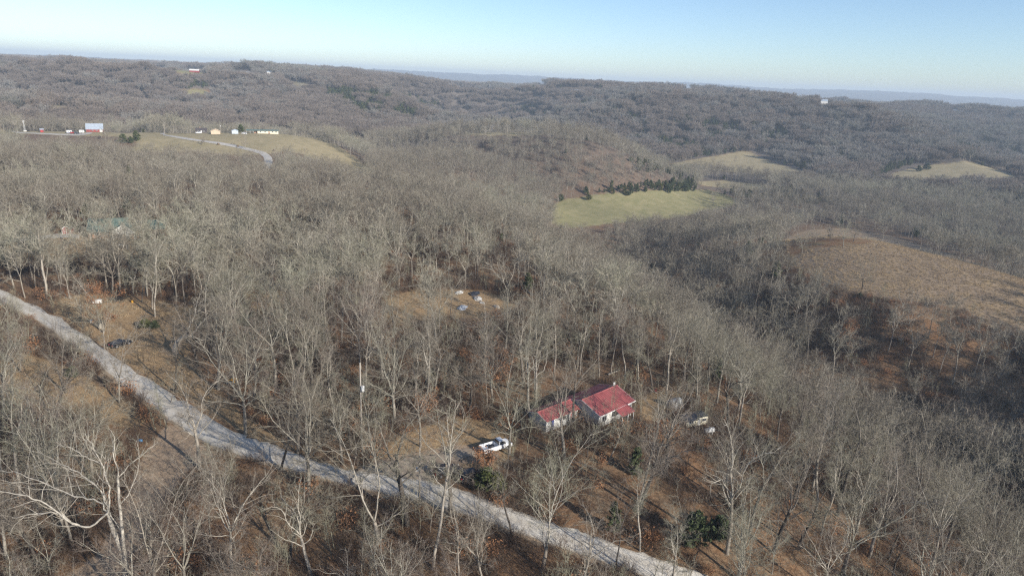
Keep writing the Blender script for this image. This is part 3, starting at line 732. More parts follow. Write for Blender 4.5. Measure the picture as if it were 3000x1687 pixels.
g = Grow(5); g.stem(np.array([0, 0, -0.4]), np.array([0, 0, 1.0]), 6, 0.14, 0.03, 5, 0.03, 0.05, 6, 0)
_t = g.mesh('c', None)[0]; CEDTRUNK = mesh_np('trunk', _t[0], _t[1], M['bark_dark'], True)
ced_col = kinds_collection('cedar_kinds', [c[0] for c in CED])
# brush: clumps of thin stems
BR = []
for i in range(6):
    G = Grow(700 + i); R = G.r
    for k in range(34):
        p = np.array([R.normal(0, 0.55), R.normal(0, 0.55), -0.1]); d = nrm(np.array([R.normal(0, 0.4), R.normal(0, 0.4), 1.0]))
        L = R.uniform(0.7, 2.1) * (1.25 if i % 2 else 0.9)
        a = G.stem(p, d, L, 0.014, 0.006, 3, 0.16, 0.05, 3, 1)
        for p3, d3, l3, r3 in G.kids(a[0], a[1], a[2], 5, 0.25, 1.0, 0.7, L * 0.45, 0.6, None, 0.3):
            G.stem(p3, d3, l3, 0.010, 0.004, 2, 0.2, 0.05, 3, 2)
    v, f = G.mesh('b', None)[1][:2]
    BR.append(mesh_np('brush', v, f, M['brush']))
for i in range(2):      # scrub that keeps its dry brown leaves
    v, f = leaf_cloud(730 + i, 420, lambda r, n: np.stack([r.normal(0, 0.6, n), r.normal(0, 0.6, n), np.abs(r.normal(0.8, 0.5, n))], -1), 0.16)
    BR.append(mesh_np('leafy_brush', v, f, M['brownleaf']))
for i in range(3):      # whips and saplings
    G = Grow(740 + i); R = G.r
    for k in range(3):
        p = np.array([R.normal(0, 0.7), R.normal(0, 0.7), -0.1]); L = R.uniform(3.0, 6.5)
        a = G.stem(p, nrm(np.array([R.normal(0, 0.12), R.normal(0, 0.12), 1.0])), L, 0.035, 0.01, 6, 0.06, 0.03, 4, 1)
        for p3, d3, l3, r3 in G.kids(a[0], a[1], a[2], 16, 0.25, 1.0, 0.75, L * 0.3, 0.55, None, 0.5):
            c = G.stem(p3, d3, l3, max(0.012, r3), 0.006, 3, 0.14, 0.06, 3, 2)
            for p4, d4, l4, r4 in G.kids(c[0], c[1], c[2], 5, 0.2, 1.0, 0.75, l3 * 0.5, 0.6, None, 0.4): G.stem(p4, d4, l4, 0.009, 0.004, 1, 0.1, 0.05, 3, 3)
    v, f = G.mesh('b', None)[1][:2]
    BR.append(mesh_np('sapling', v, f, M['twig_olive' if i else 'twig_brown']))
br_col = kinds_collection('brush_kinds', BR)
GR = []
for i in range(3):
    r = np.random.default_rng(760 + i); n = 60
    p = np.stack([r.normal(0, 0.5, n), r.normal(0, 0.5, n), np.full(n, -0.05)], -1); a = r.uniform(0, 6.28, n); w = np.stack([np.cos(a), np.sin(a), 0 * a], -1) * 0.035
    tip = p + np.stack([r.normal(0, 0.22, n), r.normal(0, 0.22, n), r.uniform(0.4, 1.1, n)], -1)
    GR.append(mesh_np('grass_tuft', np.stack([p - w, p + w, tip], 1).reshape(-1, 3), np.arange(n * 3).reshape(-1, 3), M['drygrass']))
gr_col = kinds_collection('grass_kinds', GR)

def scatter(name, P, rot, s, var, coll, label, cat, mats):
    P = np.asarray(P, np.float32); n = len(P)
    me = bpy.data.meshes.new(name); me.vertices.add(n); me.vertices.foreach_set('co', P.ravel())
    for nm, ty, arr in (('turn', 'FLOAT', rot), ('size', 'FLOAT', s), ('sort', 'INT', var)):
        a = me.attributes.new(nm, ty, 'POINT'); a.data.foreach_set('value', np.asarray(arr, np.int32 if ty == 'INT' else np.float32))
    for m in mats: me.materials.append(m)
    o = link(name, me); tag(o, label, cat, kind='stuff')
    ng = bpy.data.node_groups.new(name, 'GeometryNodeTree')
    ng.interface.new_socket('Geometry', in_out='INPUT', socket_type='NodeSocketGeometry')
    ng.interface.new_socket('Geometry', in_out='OUTPUT', socket_type='NodeSocketGeometry')
    N = ng.nodes; gi = N.new('NodeGroupInput'); go = N.new('NodeGroupOutput'); ip = N.new('GeometryNodeInstanceOnPoints'); ci = N.new('GeometryNodeCollectionInfo')
    ci.inputs['Collection'].default_value = coll; ci.inputs['Separate Children'].default_value = True; ci.inputs['Reset Children'].default_value = True
    def att(nm, ty):
        a = N.new('GeometryNodeInputNamedAttribute'); a.data_type = ty; a.inputs['Name'].default_value = nm; return a.outputs['Attribute']
    cx = N.new('ShaderNodeCombineXYZ'); ng.links.new(att('turn', 'FLOAT'), cx.inputs['Z'])
    ng.links.new(gi.outputs[0], ip.inputs['Points']); ng.links.new(ci.outputs[0], ip.inputs['Instance']); ip.inputs['Pick Instance'].default_value = True
    ng.links.new(att('sort', 'INT'), ip.inputs['Instance Index']); ng.links.new(cx.outputs[0], ip.inputs['Rotation']); ng.links.new(att('size', 'FLOAT'), ip.inputs['Scale'])
    ng.links.new(ip.outputs[0], go.inputs[0])
    md = o.modifiers.new('scatter', 'NODES'); md.node_group = ng
    return o

# ------------------------------------------------------------------ where the woods stand
def wedge(d0, d1, step, az=47, seed=0):
    r = np.random.default_rng(seed)
    x = np.arange(-d1, d1, step); y = np.arange(-step, d1, step)
    X, Y = np.meshgrid(x, y); X = X.ravel() + r.uniform(-0.46, 0.46, X.size) * step; Y = Y.ravel() + r.uniform(-0.46, 0.46, Y.size) * step
    d = np.hypot(X, Y); a = np.degrees(np.abs(np.arctan2(X, Y)))
    k = (d > d0) & (d < d1) & (a < az)
    return X[k], Y[k]
SUNX, SUNY, COT = math.sin(SUN_AZ), math.cos(SUN_AZ), 1 / math.tan(SUN_EL)
def covers(P, h, polys, levels=(0.0, 0.3, 0.6, 0.85)):
    """which trees would stand in front of the open ground inside an outline (not those beyond it)"""
    P = np.asarray(P, float); hit = np.zeros(len(P), bool); d = np.hypot(P[:, 0], P[:, 1])
    for t in levels:
        u, v, w = project(P + np.array([0, 0, 1.0]) * (h * t)[:, None]); q_hit = np.zeros(len(P), bool)
        for q in polys: q_hit |= inpoly(u, v, q)
        k = np.flatnonzero(q_hit & ~hit)
        if len(k):
            g = at_many(np.stack([u[k], v[k]], -1)); k = k[d[k] < np.hypot(g[:, 0], g[:, 1]) * 1.004 + (1.5 if t > 0 else 4.0)]
        hit[k] = True
    return hit
def shades(P, h, polys, levels=(0.45, 0.6, 0.75, 0.9), rise=0.0):
    """which trees would throw their shadow over the ground inside an outline"""
    P = np.asarray(P, float); hit = np.zeros(len(P), bool)
    for t in levels:
        L = np.maximum(0, h * t - rise) * COT; X = P[:, 0] - SUNX * L; Y = P[:, 1] - SUNY * L
        u, v, w = project(np.stack([X, Y, P[:, 2] + rise], -1))
        for q in polys: hit |= inpoly(u, v, q) & (Y > 20)
    return hit
ROADP = ROAD_UP + ROAD_LO[::-1]
ROADL = [(-60, 780), (0, 846), (123, 903), (250, 978), (330, 1040), (345, 1125), (281, 1074), (176, 996), (0, 905), (-60, 870)]
SHEDZ = [(166, 655), (214, 655), (220, 700), (160, 700)]
TRAIL = [(1940, 1150), (2010, 1150), (2110, 1200), (2110, 1290), (1980, 1280)]
PICK = [(1400, 1280), (1490, 1280), (1490, 1330), (1400, 1330)]
GREENH = [(250, 650), (480, 650), (480, 704), (250, 704)]
HOUSEZ = [(1560, 1180), (1690, 1120), (1800, 1100), (1900, 1170), (1900, 1230), (1780, 1290), (1600, 1290), (1560, 1240)]
FARHOUSES = [(60, 345, 430, 398), (560, 355, 850, 400)]
_FH = {(a, b): [(a, b), (c, b), (c, d), (a, d)] for a, b, c, d in FARHOUSES}
def spare(P, h, frac, seed):
    """trees that leave the open ground open"""
    r = np.random.default_rng(seed)
    front = np.hypot(P[:, 0], P[:, 1]) < 300
    bad = covers(P, h, [MEADOW]) | (covers(P, h, [DOME]) & ~front) | covers(P, h, [DOME], (0.0, 0.3, 0.5, 0.7)) | covers(P, h, [q for q in OPEN if q is not DOME], (0.0, 0.3, 0.55)) | covers(P, h, [RIDGE], (0.8,))
    d = np.hypot(P[:, 0], P[:, 1])
    near = d < 420
    bad |= covers(P, h, NEAR_OPEN, (0.0,)) & near & ~(covers(P, h, [YARD, YARD2, BANK, BANK2, LAWN], (0.0,)) & (r.random(len(P)) < 0.3))
    bad |= covers(P, h, [ROADP, HOUSEZ, DRIVE, TRACK], (0.0,)) & near
    bad |= covers(P, h, [ROADP, HOUSEZ], (0.15, 0.35, 0.55, 0.75, 0.95)) & near & (r.random(len(P)) < frac)
    bad |= covers(P, h, [CLEAR, YARD, BANK], (0.2, 0.5, 0.8)) & near & (r.random(len(P)) < frac * 0.5)
    bad |= covers(P, h, [GREENH], (0.2, 0.4, 0.6, 0.8)) & near & (r.random(len(P)) < 0.55)
    bad |= covers(P, h, [HOUSEZ], (0.0,)) & near
    bad |= covers(P, h, [ROADL], (0.1, 0.25, 0.4, 0.55, 0.7, 0.85, 1.0)) & near & (r.random(len(P)) < 0.85)
    sh = d < 260
    bad |= covers(P, h, [SHEDZ], (0.15, 0.3, 0.5, 0.7, 0.9)) & (d < 300) & (r.random(len(P)) < 0.9)
    bad |= sh & shades(P, h, [ROADP]) & (r.random(len(P)) < frac * 0.5)
    bad |= sh & shades(P, h, [HOUSEZ], rise=2.5) & (r.random(len(P)) < 0.8)
    bad |= sh & shades(P, h, [CLEAR, BANK, BANK2, TRAIL, YARD]) & (r.random(len(P)) < 0.4)
    bad |= sh & ((covers(P, h, [HOUSEZ], (0.2, 0.35, 0.5, 0.65, 0.8, 0.95)) & (r.random(len(P)) < 0.9)) | (covers(P, h, [TRAIL, PICK], (0.2, 0.4, 0.6, 0.8, 0.95)) & (r.random(len(P)) < 0.45)))
    for x0, y0, x1, y1 in FARHOUSES:
        bad |= covers(P, h, [_FH[(x0, y0)]], (0.3, 0.7, 0.95)) & (d < 760)
    return ~bad
# ------------------------------------------------------------------ the nearest trees, each a thing of its own
# foot of the trunk and tip of the crown as seen, kind
HAND = [
 (2380, 1441, 2440, 1120, 0), (2435, 1448, 2505, 1180, 8), (2453, 1511, 2595, 1160, 2), (2591, 1568, 2640, 1270, 5), (2130, 1620, 2195, 1135, 8), (2193, 1568, 2285, 1265, 1), (2668, 1577, 2720, 1290, 3),
 (2420, 1760, 2424, 1530, 12), (2857, 1690, 2890, 1410, 11), (2760, 1620, 2830, 1350, 1), (2560, 1330, 2610, 1090, 1), (2700, 1350, 2770, 1140, 3), (2870, 1400, 2950, 1190, 12), (2390, 1250, 2425, 1030, 4),
 (1492, 1331, 1512, 1095, 3), (1501, 1573, 1450, 1290, 5), (1681, 1250, 1688, 990, 2), (1720, 1338, 1735, 1175, 5), (1782, 1353, 1835, 1205, 1), (1950, 1390, 1950, 1090, 9), (1589, 1670, 1650, 1290, 6), (1804, 1665, 1815, 1420, 5), (1875, 1612, 1880, 1370, 0),
 (1193, 1538, 1178, 1130, 9), (1114, 1604, 1040, 1190, 6), (1268, 1665, 1308, 1190, 4), (1420, 1740, 1380, 1480, 12), (1700, 1760, 1720, 1480, 8), (1960, 1760, 1975, 1500, 0), (2180, 1780, 2200, 1520, 3),
 (450, 1740, 470, 1330, 6), (585, 1372, 545, 1065, 8), (905, 1445, 905, 1094, 3), (677, 1690, 655, 1360, 12), (914, 1690, 850, 1400, 8), (620, 1590, 610, 1430, 1), (743, 1182, 740, 960, 1), (540, 1740, 560, 1440, 11),
 (138, 877, 119, 605, 0), (128, 864, 175, 700, 4), (455, 928, 444, 700, 0), (446, 906, 435, 690, 4), (508, 879, 530, 705, 9), (609, 1013, 612, 785, 0), (732, 850, 730, 740, 4), (809, 1140, 806, 860, 1), (980, 1240, 970, 1000, 0),
 (426, 866, 420, 700, 1), (390, 858, 395, 690, 0), (372, 855, 350, 680, 5), (330, 860, 320, 690, 3), (416, 884, 414, 720, 4), (206, 1080, 240, 940, 7), (193, 1150, 130, 1000, 9), (60, 1090, 70, 960, 3), (20, 1060, 25, 900, 11),
 (1374, 1212, 1382, 985, 2), (1248, 1216, 1246, 950, 0), (1158, 1240, 1115, 970, 3), (1215, 1220, 1200, 990, 4), (1070, 888, 1075, 740, 0), (1244, 908, 1240, 800, 4), (1319, 928, 1318, 800, 5), (1831, 1112, 1835, 905, 0), (1755, 1105, 1765, 900, 4), (1868, 1127, 1880, 930, 0), (1910, 1150, 1925, 950, 2), (1790, 1090, 1800, 900, 4),
 (1426, 1200, 1440, 1050, 4), (1690, 1080, 1700, 890, 1), (1620, 1060, 1625, 890, 0), (1540, 1090, 1548, 900, 11), (1480, 1040, 1482, 850, 3), (2100, 1180, 2150, 960, 1), (2030, 1150, 2060, 960, 0), (2250, 1120, 2300, 930, 3), (1030, 1320, 1010, 1080, 9), (1090, 1330, 1085, 1120, 1),
 (60, 1480, 50, 1130, 0), (68, 1330, 60, 1120, 4), (140, 1390, 150, 1130, 4), (240, 1350, 280, 1120, 10), (350, 1180, 352, 930, 10), (660, 1500, 640, 1270, 10), (500, 1180, 520, 1060, 10), (100, 1560, 90, 1400, 10), (150, 1700, 130, 1500, 10), (1260, 1560, 1270, 1400, 10),
 (268, 873, 190, 795, 8), (1000, 1000, 990, 800, 1), (880, 1060, 890, 850, 3), (700, 960, 690, 770, 11), (640, 880, 640, 720, 1), (590, 860, 580, 700, 0), (800, 930, 800, 750, 8),
]
N_NEAR = 292
near = []
hb = at_many([(a[0], a[1]) for a in HAND])
for (u0, v0, u1, v1, k), b in zip(HAND, hb):
    r = rays(u1, v1); f = b[1] / r[1]
    top = np.array([r[0] * f, b[1], CAM_H + r[2] * f])
    ax = top - b; hgt = min(23.0, max(5.0, np.linalg.norm(ax)))
    near.append((b, ax / np.linalg.norm(ax), hgt, k))
hx = np.array([n[0] for n in near])
X, Y = wedge(50, 330, 6.2, az=43.5, seed=3)
Pn = np.stack([X, Y, height(X, Y)], -1); rn = np.random.default_rng(4)
hn = rn.uniform(13, 19.5, len(Pn)) * np.where(np.hypot(X, Y) < 76, 0.78, 1.0) * np.where((np.hypot(X, Y) < 100) & (X < -15), 0.85, 1.0)
keep = spare(Pn, hn, 0.7, 5)
keep &= (np.hypot(Pn[:, None, 0] - hx[None, :, 0], Pn[:, None, 1] - hx[None, :, 1]).min(1) > 3.6)
u, v, w = project(Pn + np.array([0, 0, 15.0])); ub, vb, wb = project(Pn)
keep &= (u > -120) & (u < 3120) & (v < 1750) & (Pn[:, 1] > 20)
Pn, hn = Pn[keep], hn[keep]
order = np.argsort(np.hypot(Pn[:, 0], Pn[:, 1]))
n_fill = N_NEAR - len(near)
sel = order[:n_fill]
EDGE = float(np.hypot(Pn[order[n_fill], 0], Pn[order[n_fill], 1]))
print('near fill to', EDGE, 'of', len(Pn))
for i in sel:
    young = rn.random() < 0.14
    k = 10 if young else int(rn.choice([0, 1, 2, 3, 4, 5, 7, 8, 9, 11, 12, 1, 2, 5, 9, 7, 3]))
    ax = np.array([rn.normal(0, 0.05), rn.normal(0, 0.05), 1.0])
    near.append((Pn[i], ax / np.linalg.norm(ax), hn[i] * (0.6 if young else 1.0), k))
MARKS = [('the red-roofed house', 1790, 1190), ('the small red-roofed outbuilding', 1640, 1230), ('the white pickup', 1450, 1305), ('the dark car beside the road', 1390, 1390), ('the tall bare pole', 1061, 1250), ('the short pole', 1230, 1390),
         ('the parked black car', 355, 1007), ('the curved pale trunk', 530, 1000), ('the broken stump', 293, 955), ('the brush pile', 355, 880), ('the yellow machine', 682, 1115), ('the red and white shed', 193, 672), ('the green-roofed house', 360, 675),
         ('the scrap heap', 1390, 890), ('the cream trailer', 2045, 1220), ('the white tank', 2078, 1268), ('the candelabra snag', 1560, 1080), ('the sprawling white-limbed snag', 250, 1500), ('the blue barrel', 412, 1290), ('the dirt track', 400, 1480),
         ('the road at lower centre', 1500, 1535), ('the road at lower right', 1900, 1650), ('the road at upper left', 100, 905), ('the leaning dark trunk', 2500, 1390), ('the grassy knoll', 2500, 800), ('the orange road bank', 220, 1130), ('the bottom edge at centre', 1100, 1687), ('the bottom right corner', 3000, 1687), ('the right edge', 3000, 1300), ('the ravine', 2650, 1060), ('the bottom edge right of centre', 2250, 1687)]
ORD = ['nearest', 'second nearest', 'third nearest', 'fourth nearest', 'fifth nearest', 'sixth nearest', 'seventh nearest', 'eighth nearest', 'ninth nearest', 'tenth nearest', 'eleventh nearest', 'twelfth nearest', 'thirteenth nearest', 'fourteenth nearest', 'fifteenth nearest', 'sixteenth nearest']
mid = np.array([b + ax * (h * 0.4) for b, ax, h, k in near]); mu, mv, mw = project(mid)
MK = np.array([(m[1], m[2]) for m in MARKS], float)
DD = np.hypot(mu[:, None] - MK[None, :, 0], mv[:, None] - MK[None, :, 1])
own = DD.argmin(1); buckets = {}
for i, (b, ax, h, k) in enumerate(near):
    m = MARKS[own[i]]; du, dv = mu[i] - m[1], mv[i] - m[2]
    if abs(du) > abs(dv) * 1.0: side = 'right of' if du > 0 else 'left of'
    else: side = 'in front of' if dv > 0 else 'behind'
    if 'edge' in m[0] or 'corner' in m[0]: side = 'to'
    buckets.setdefault((k, own[i], side), []).append((DD[i, own[i]], i))
lab = {}
for (k, o, side), lst in buckets.items():
    for q, (_, i) in enumerate(sorted(lst)):
        w1, w2 = LOOKS[k][1], LOOKS[k][2]
        if side == 'to': tail = '%s to %s' % (ORD[q], MARKS[o][0])
        elif len(lst) == 1: tail = '%s %s' % (side, MARKS[o][0])
        else: tail = '%s %s %s' % (ORD[q], side, MARKS[o][0])
        full = '%s bare tree with %s, %s' % (w1, w2, tail)
        lab[i] = full if len(full.split()) <= 16 else '%s bare tree, %s' % (w1, tail)
for i, (b, ax, h, k) in enumerate(near):
    tm, cm, H0 = TREE_ME[k]
    q = Vector((0, 0, 1)).rotation_difference(Vector(ax)) @ Quaternion((0, 0, 1), rn.uniform(0, 6.28))
    s = h / H0; sw = s * rn.uniform(0.9, 1.12)
    o = empty('bare_tree', tuple(b), rot=q.to_euler(), scale=(sw, sw, s))
    tag(o, lab[i], 'tree', 'bare trees of the near wood')
    link('trunk', tm, o); link('crown', cm, o)

def build_woods():
    belts = [([(1780, 556), (1860, 545), (2030, 532), (2040, 562), (1900, 564), (1780, 572)], 0.85), ([(2110, 545), (2290, 555), (2420, 590), (2480, 600), (2330, 600), (2150, 575)], 0.55), ([(2520, 525), (2700, 520), (2990, 525), (3000, 570), (2800, 560), (2560, 560)], 0.5),
             ([(520, 245), (600, 240), (610, 258), (540, 262)], 0.7), ([(960, 262), (1100, 270), (1280, 296), (1300, 330), (1250, 352), (1080, 350), (960, 300)], 0.5), ([(1900, 450), (2060, 440), (2150, 430), (2150, 450), (1960, 470)], 0.4), ([(2300, 480), (2440, 500), (2560, 500), (2680, 480), (2560, 520), (2400, 515)], 0.5), ([(1840, 470), (2000, 500), (2000, 520), (1850, 500)], 0.4), ([(2640, 690), (2800, 720), (3000, 780), (3000, 720), (2800, 680)], 0.25), ([(1480, 320), (1560, 310), (1640, 340), (1700, 352), (1620, 362), (1500, 345)], 0.45), ([(1850, 400), (1990, 410), (2080, 440), (1960, 462), (1860, 440)], 0.55), ([(2400, 440), (2560, 450), (2700, 470), (2560, 492), (2440, 480)], 0.4), ([(1610, 582), (1700, 564), (1780, 556), (1780, 570), (1700, 580)], 0.3), ([(1640, 300), (1760, 296), (1880, 330), (1900, 400), (1780, 380), (1660, 350)], 0.3), ([(1960, 350), (2120, 340), (2300, 370), (2330, 430), (2160, 425), (2000, 410)], 0.28), ([(2680, 390), (2860, 400), (3000, 440), (3000, 480), (2840, 450), (2700, 430)], 0.35), ([(480, 300), (640, 310), (700, 340), (560, 345)], 0.2), ([(2480, 590), (2800, 575), (3000, 590), (3000, 620), (2700, 610)], 0.25)]
    def belt(P):
        u, v, w = project(P); b = np.zeros(len(P))
        for q, f in belts: b = np.where(inpoly(u, v, q), f, b)
        return b
    # trees past the ones built singly
    X, Y = wedge(EDGE, 930, 7.5, az=47, seed=11)
    x2, y2 = wedge(120, 420, 6.5, az=66, seed=31); kk = np.abs(np.arctan2(x2, y2)) > math.radians(47); X = np.append(X, x2[kk]); Y = np.append(Y, y2[kk])  # unseen trees past the view's edges, added to cast shadows into it
    P = np.stack([X, Y, height(X, Y)], -1); r = np.random.default_rng(12)
    h = r.uniform(12, 20.5, len(P)) * (0.92 + 0.25 * N1(X / 60, Y / 60))
    gx = (height(X, Y + 6) - height(X, Y - 6)) / 12
    dens = np.clip(0.93 + 0.5 * N1(X / 55 + 5, Y / 55) - np.clip(gx * 0.9, 0, 0.25), 0.4, 1)
    k = spare(P, h, 0.6, 13) & (r.random(len(P)) < dens) & (r.random(len(P)) > belt(P) * 0.9)
    P, h = P[k], h[k]
    scatter('woodland', P - [0, 0, 0.3], r.uniform(0, 6.28, len(P)), h / 17.5, np.clip(r.normal(4 + 9 * N2(P[:, 0] / 90, P[:, 1] / 90), 2.2), 0, len(MID) - 1).astype(int), mid_col, 'wide leafless grey-brown oak wood covering the ridges and slopes', 'woodland', [m_ for q_ in MID for m_ in q_.materials])
    X, Y = wedge(900, 2900, 21, seed=14)
    P = np.stack([X, Y, height(X, Y)], -1)
    h = np.full(len(P), 13.0)
    k = ~covers(P, h, OPEN + FC, (0.0, 0.4, 0.7))
    for du, dv in ((9, 0), (-9, 0)):
        Q = P + np.array([du, 0, 0]); k &= ~covers(Q, h, OPEN + FC, (0.0, 0.35))
    k &= r.random(len(P)) > belt(P) * 1.1
    P = P[k]
    scatter('far_woodland', P - [0, 0, 0.8], r.uniform(0, 6.28, len(P)), r.uniform(0.85, 1.1, len(P)), np.clip(r.normal(2.5 + 7 * N2(P[:, 0] / 260, P[:, 1] / 260), 1.0), 0, 5.4).astype(int), far_col, 'leafless wood on the hills beyond the valley', 'woodland', [m_ for q_ in FARM for m_ in q_.materials])
    X, Y = wedge(2800, 6600, 46, seed=15)
    P = np.stack([X, Y, height(X, Y)], -1)
    k = ~covers(P, np.full(len(P), 10.0), FF + FC)
    P = P[k]
    scatter('distant_woodland', P - [0, 0, 1.5], r.uniform(0, 6.28, len(P)), r.uniform(0.9, 1.1, len(P)), r.integers(0, len(VF), len(P)), vf_col, 'most distant brown-grey wood below the blue hills', 'woodland', VF[0].materials)
    # cedars in belts and singly through the wood
    XA, YA = wedge(230, 2300, 4.8, az=40, seed=16)
    P = np.stack([XA, YA, height(XA, YA)], -1)
    u, v, w = project(P); pr = np.full(len(P), 0.005)
    for q, f in belts: pr = np.where(inpoly(u, v, q), f, pr)
    k = (r.random(len(P)) < pr) & ~covers(P, np.full(len(P), 6.0), OPEN)
    P = P[k]
    scatter('cedar_belt', P, r.uniform(0, 6.28, len(P)), r.uniform(0.5, 1.05, len(P)) * np.where(np.hypot(P[:, 0], P[:, 1]) > 900, 1.3, 1), r.integers(0, 3, len(P)), ced_col, 'dark green cedars in belts along the valley meadows', 'cedars', [M['cedar']])
    # undergrowth
    X, Y = wedge(48, 330, 1.55, az=44, seed=18)
    P = np.stack([X, Y, height(X, Y)], -1)
    d = np.hypot(X, Y)
    clump = N1(X / 14, Y / 14) + 0.6 * N2(X / 5, Y / 5)
    k = ~covers(P, np.ones(len(P)), NEAR_OPEN + OPEN, (0.0,)) & (r.random(len(P)) < np.clip(0.55 + clump * 1.4 + 0.3 * ((X < -10) & (d < 110)), 0.08, 1))
    P = P[k]; q = r.random(len(P))
    scatter('undergrowth', P, r.uniform(0, 6.28, len(P)), r.uniform(0.6, 1.55, len(P)), np.where(q < 0.08, r.integers(6, 8, len(P)), np.where(q > 0.90, r.integers(8, 11, len(P)), r.integers(0, 6, len(P)))), br_col, 'brown leafless brush and seedlings covering the wood floor', 'undergrowth', [M['brush'], M['brownleaf'], M['twig_olive'], M['twig_brown']])
    X, Y = wedge(60, 420, 1.3, az=42, seed=19)
    P = np.stack([X, Y, height(X, Y)], -1); u, v, w = project(P)
    d = np.hypot(X, Y)
    pr = np.zeros(len(P))
    pr = np.where(inpoly(u, v, DOME) & (d > 250), 1.0, pr)
    for q in (BANK, BANK2): pr = np.where(inpoly(u, v, q) & (d < 250), 0.45, pr)
    pr = np.where(inpoly(u, v, ROADP) | inpoly(u, v, DOMEGREEN) | inpoly(u, v, TRACK), 0, pr) * np.where(d > 250, 0.85, 0.55 + 1.2 * N1(X / 9, Y / 9))
    k = r.random(len(P)) < pr; P = P[k]
    scatter('dry_grass', P, r.uniform(0, 6.28, len(P)), r.uniform(0.4, 0.8, len(P)), r.integers(0, 3, len(P)), gr_col, 'tall dry orange-tan grass on the open knoll and road banks', 'grass', [M['drygrass']])
build_woods()

# ------------------------------------------------------------------ built things
class MB:
    def __init__(s): s.v = []; s.f = []
    def quad(s, *p):
        b = len(s.v); s.v += [tuple(q) for q in p]; s.f.append(tuple(range(b, b + len(p)))); return s
    def box(s, x0, x1, y0, y1, z0, z1):
        b = len(s.v)
        s.v += [(x, y, z) for z in (z0, z1) for x, y in ((x0, y0), (x1, y0), (x1, y1), (x0, y1))]
        s.f += [tuple(b + i for i in q) for q in ((0, 3, 2, 1), (4, 5, 6, 7), (0, 1, 5, 4), (1, 2, 6, 5), (2, 3, 7, 6), (3, 0, 4, 7))]; return s
    def slab(s, p, th):
        """a sheet given by its corners, thickened downwards"""
        n = len(p); b = len(s.v); s.v += [tuple(q) for q in p] + [(q[0], q[1], q[2] - th) for q in p]
        s.f.append(tuple(b + i for i in range(n))); s.f.append(tuple(b + n + i for i in reversed(range(n))))
        for i in range(n): j = (i + 1) % n; s.f.append((b + i, b + n + i, b + n + j, b + j))
        return s
    def prism(s, prof, axis, a0, a1):
        """a profile in the plane across an axis, drawn out along it"""
        n = len(prof); b = len(s.v)
        for a in (a0, a1):
            for p, q in prof: s.v.append((a, p, q) if axis == 'x' else ((p, a, q) if axis == 'y' else (p, q, a)))
        s.f.append(tuple(b + i for i in reversed(range(n)))); s.f.append(tuple(b + n + i for i in range(n)))
        for i in range(n): j = (i + 1) % n; s.f.append((b + i, b + j, b + n + j, b + n + i))
        return s
    def tube(s, p0, p1, r0, r1=None, n=10, caps=True):
        r1 = r0 if r1 is None else r1
        p0 = Vector(p0); p1 = Vector(p1); d = (p1 - p0).normalized(); a = Vector((0, 0, 1)) if abs(d.z) < 0.9 else Vector((1, 0, 0))
        x = d.cross(a).normalized(); y = d.cross(x); b = len(s.v)
        for p, r in ((p0, r0), (p1, r1)):
            for i in range(n):
                t = 2 * math.pi * i / n; s.v.append(tuple(p + (x * math.cos(t) + y * math.sin(t)) * r))
        for i in range(n): j = (i + 1) % n; s.f.append((b + i, b + j, b + n + j, b + n + i))
        if caps: s.f.append(tuple(b + i for i in reversed(range(n)))); s.f.append(tuple(b + n + i for i in range(n)))
        return s
    def ball(s, c, r, seed=0, lump=0.0, sq=(1, 1, 1), nu=12, nv=8):
        R = np.random.default_rng(seed); b = len(s.v)
        for j in range(nv + 1):
            for i in range(nu):
                t = math.pi * j / nv; p = 2 * math.pi * i / nu; k = r * (1 + lump * R.normal())
                s.v.append((c[0] + k * sq[0] * math.sin(t) * math.cos(p), c[1] + k * sq[1] * math.sin(t) * math.sin(p), c[2] + k * sq[2] * math.cos(t)))
        for j in range(nv):
            for i in range(nu):
                i2 = (i + 1) % nu; s.f.append((b + j * nu + i, b + (j + 1) * nu + i, b + (j + 1) * nu + i2, b + j * nu + i2))
        return s
    def build(s, name, m, parent=None, smooth=False, bevel=0.0):
        o = link(name, mesh_np(name, s.v, s.f, m, smooth), parent)
        if bevel:
            md = o.modifiers.new('bevel', 'BEVEL'); md.width = bevel; md.segments = 2; md.limit_method = 'ANGLE'
        return o
def heading(u0, v0, u1, v1):
    a = at(u0, v0); b = at(u1, v1); return math.atan2(b.y - a.y, b.x - a.x)
def ribbed_roof(x0, x1, ye, ze, yr, zr, th, step=0.5):
    """one roof slope from the eave (ye, ze) to the ridge (yr, zr), with standing seams"""
    m = MB(); m.slab([(x0, ye, ze), (x1, ye, ze), (x1, yr, zr), (x0, yr, zr)] if ye < yr else [(x1, ye, ze), (x0, ye, ze), (x0, yr, zr), (x1, yr, zr)], th)
    n = int((x1 - x0) / step)
    for i in range(1, n):
        x = x0 + (x1 - x0) * i / n; w = 0.025
        q = [(x - w, ye, ze + 0.035), (x + w, ye, ze + 0.035), (x + w, yr, zr + 0.035), (x - w, yr, zr + 0.035)]
        m.slab(q if ye < yr else q[::-1], 0.05)
    return m
def gable_walls(L, W, he, hr, z0=-0.6, t=0.0):
    m = MB(); m.prism([(0, z0), (W, z0), (W, he), (W / 2, hr), (0, he)], 'x', 0, L); return m
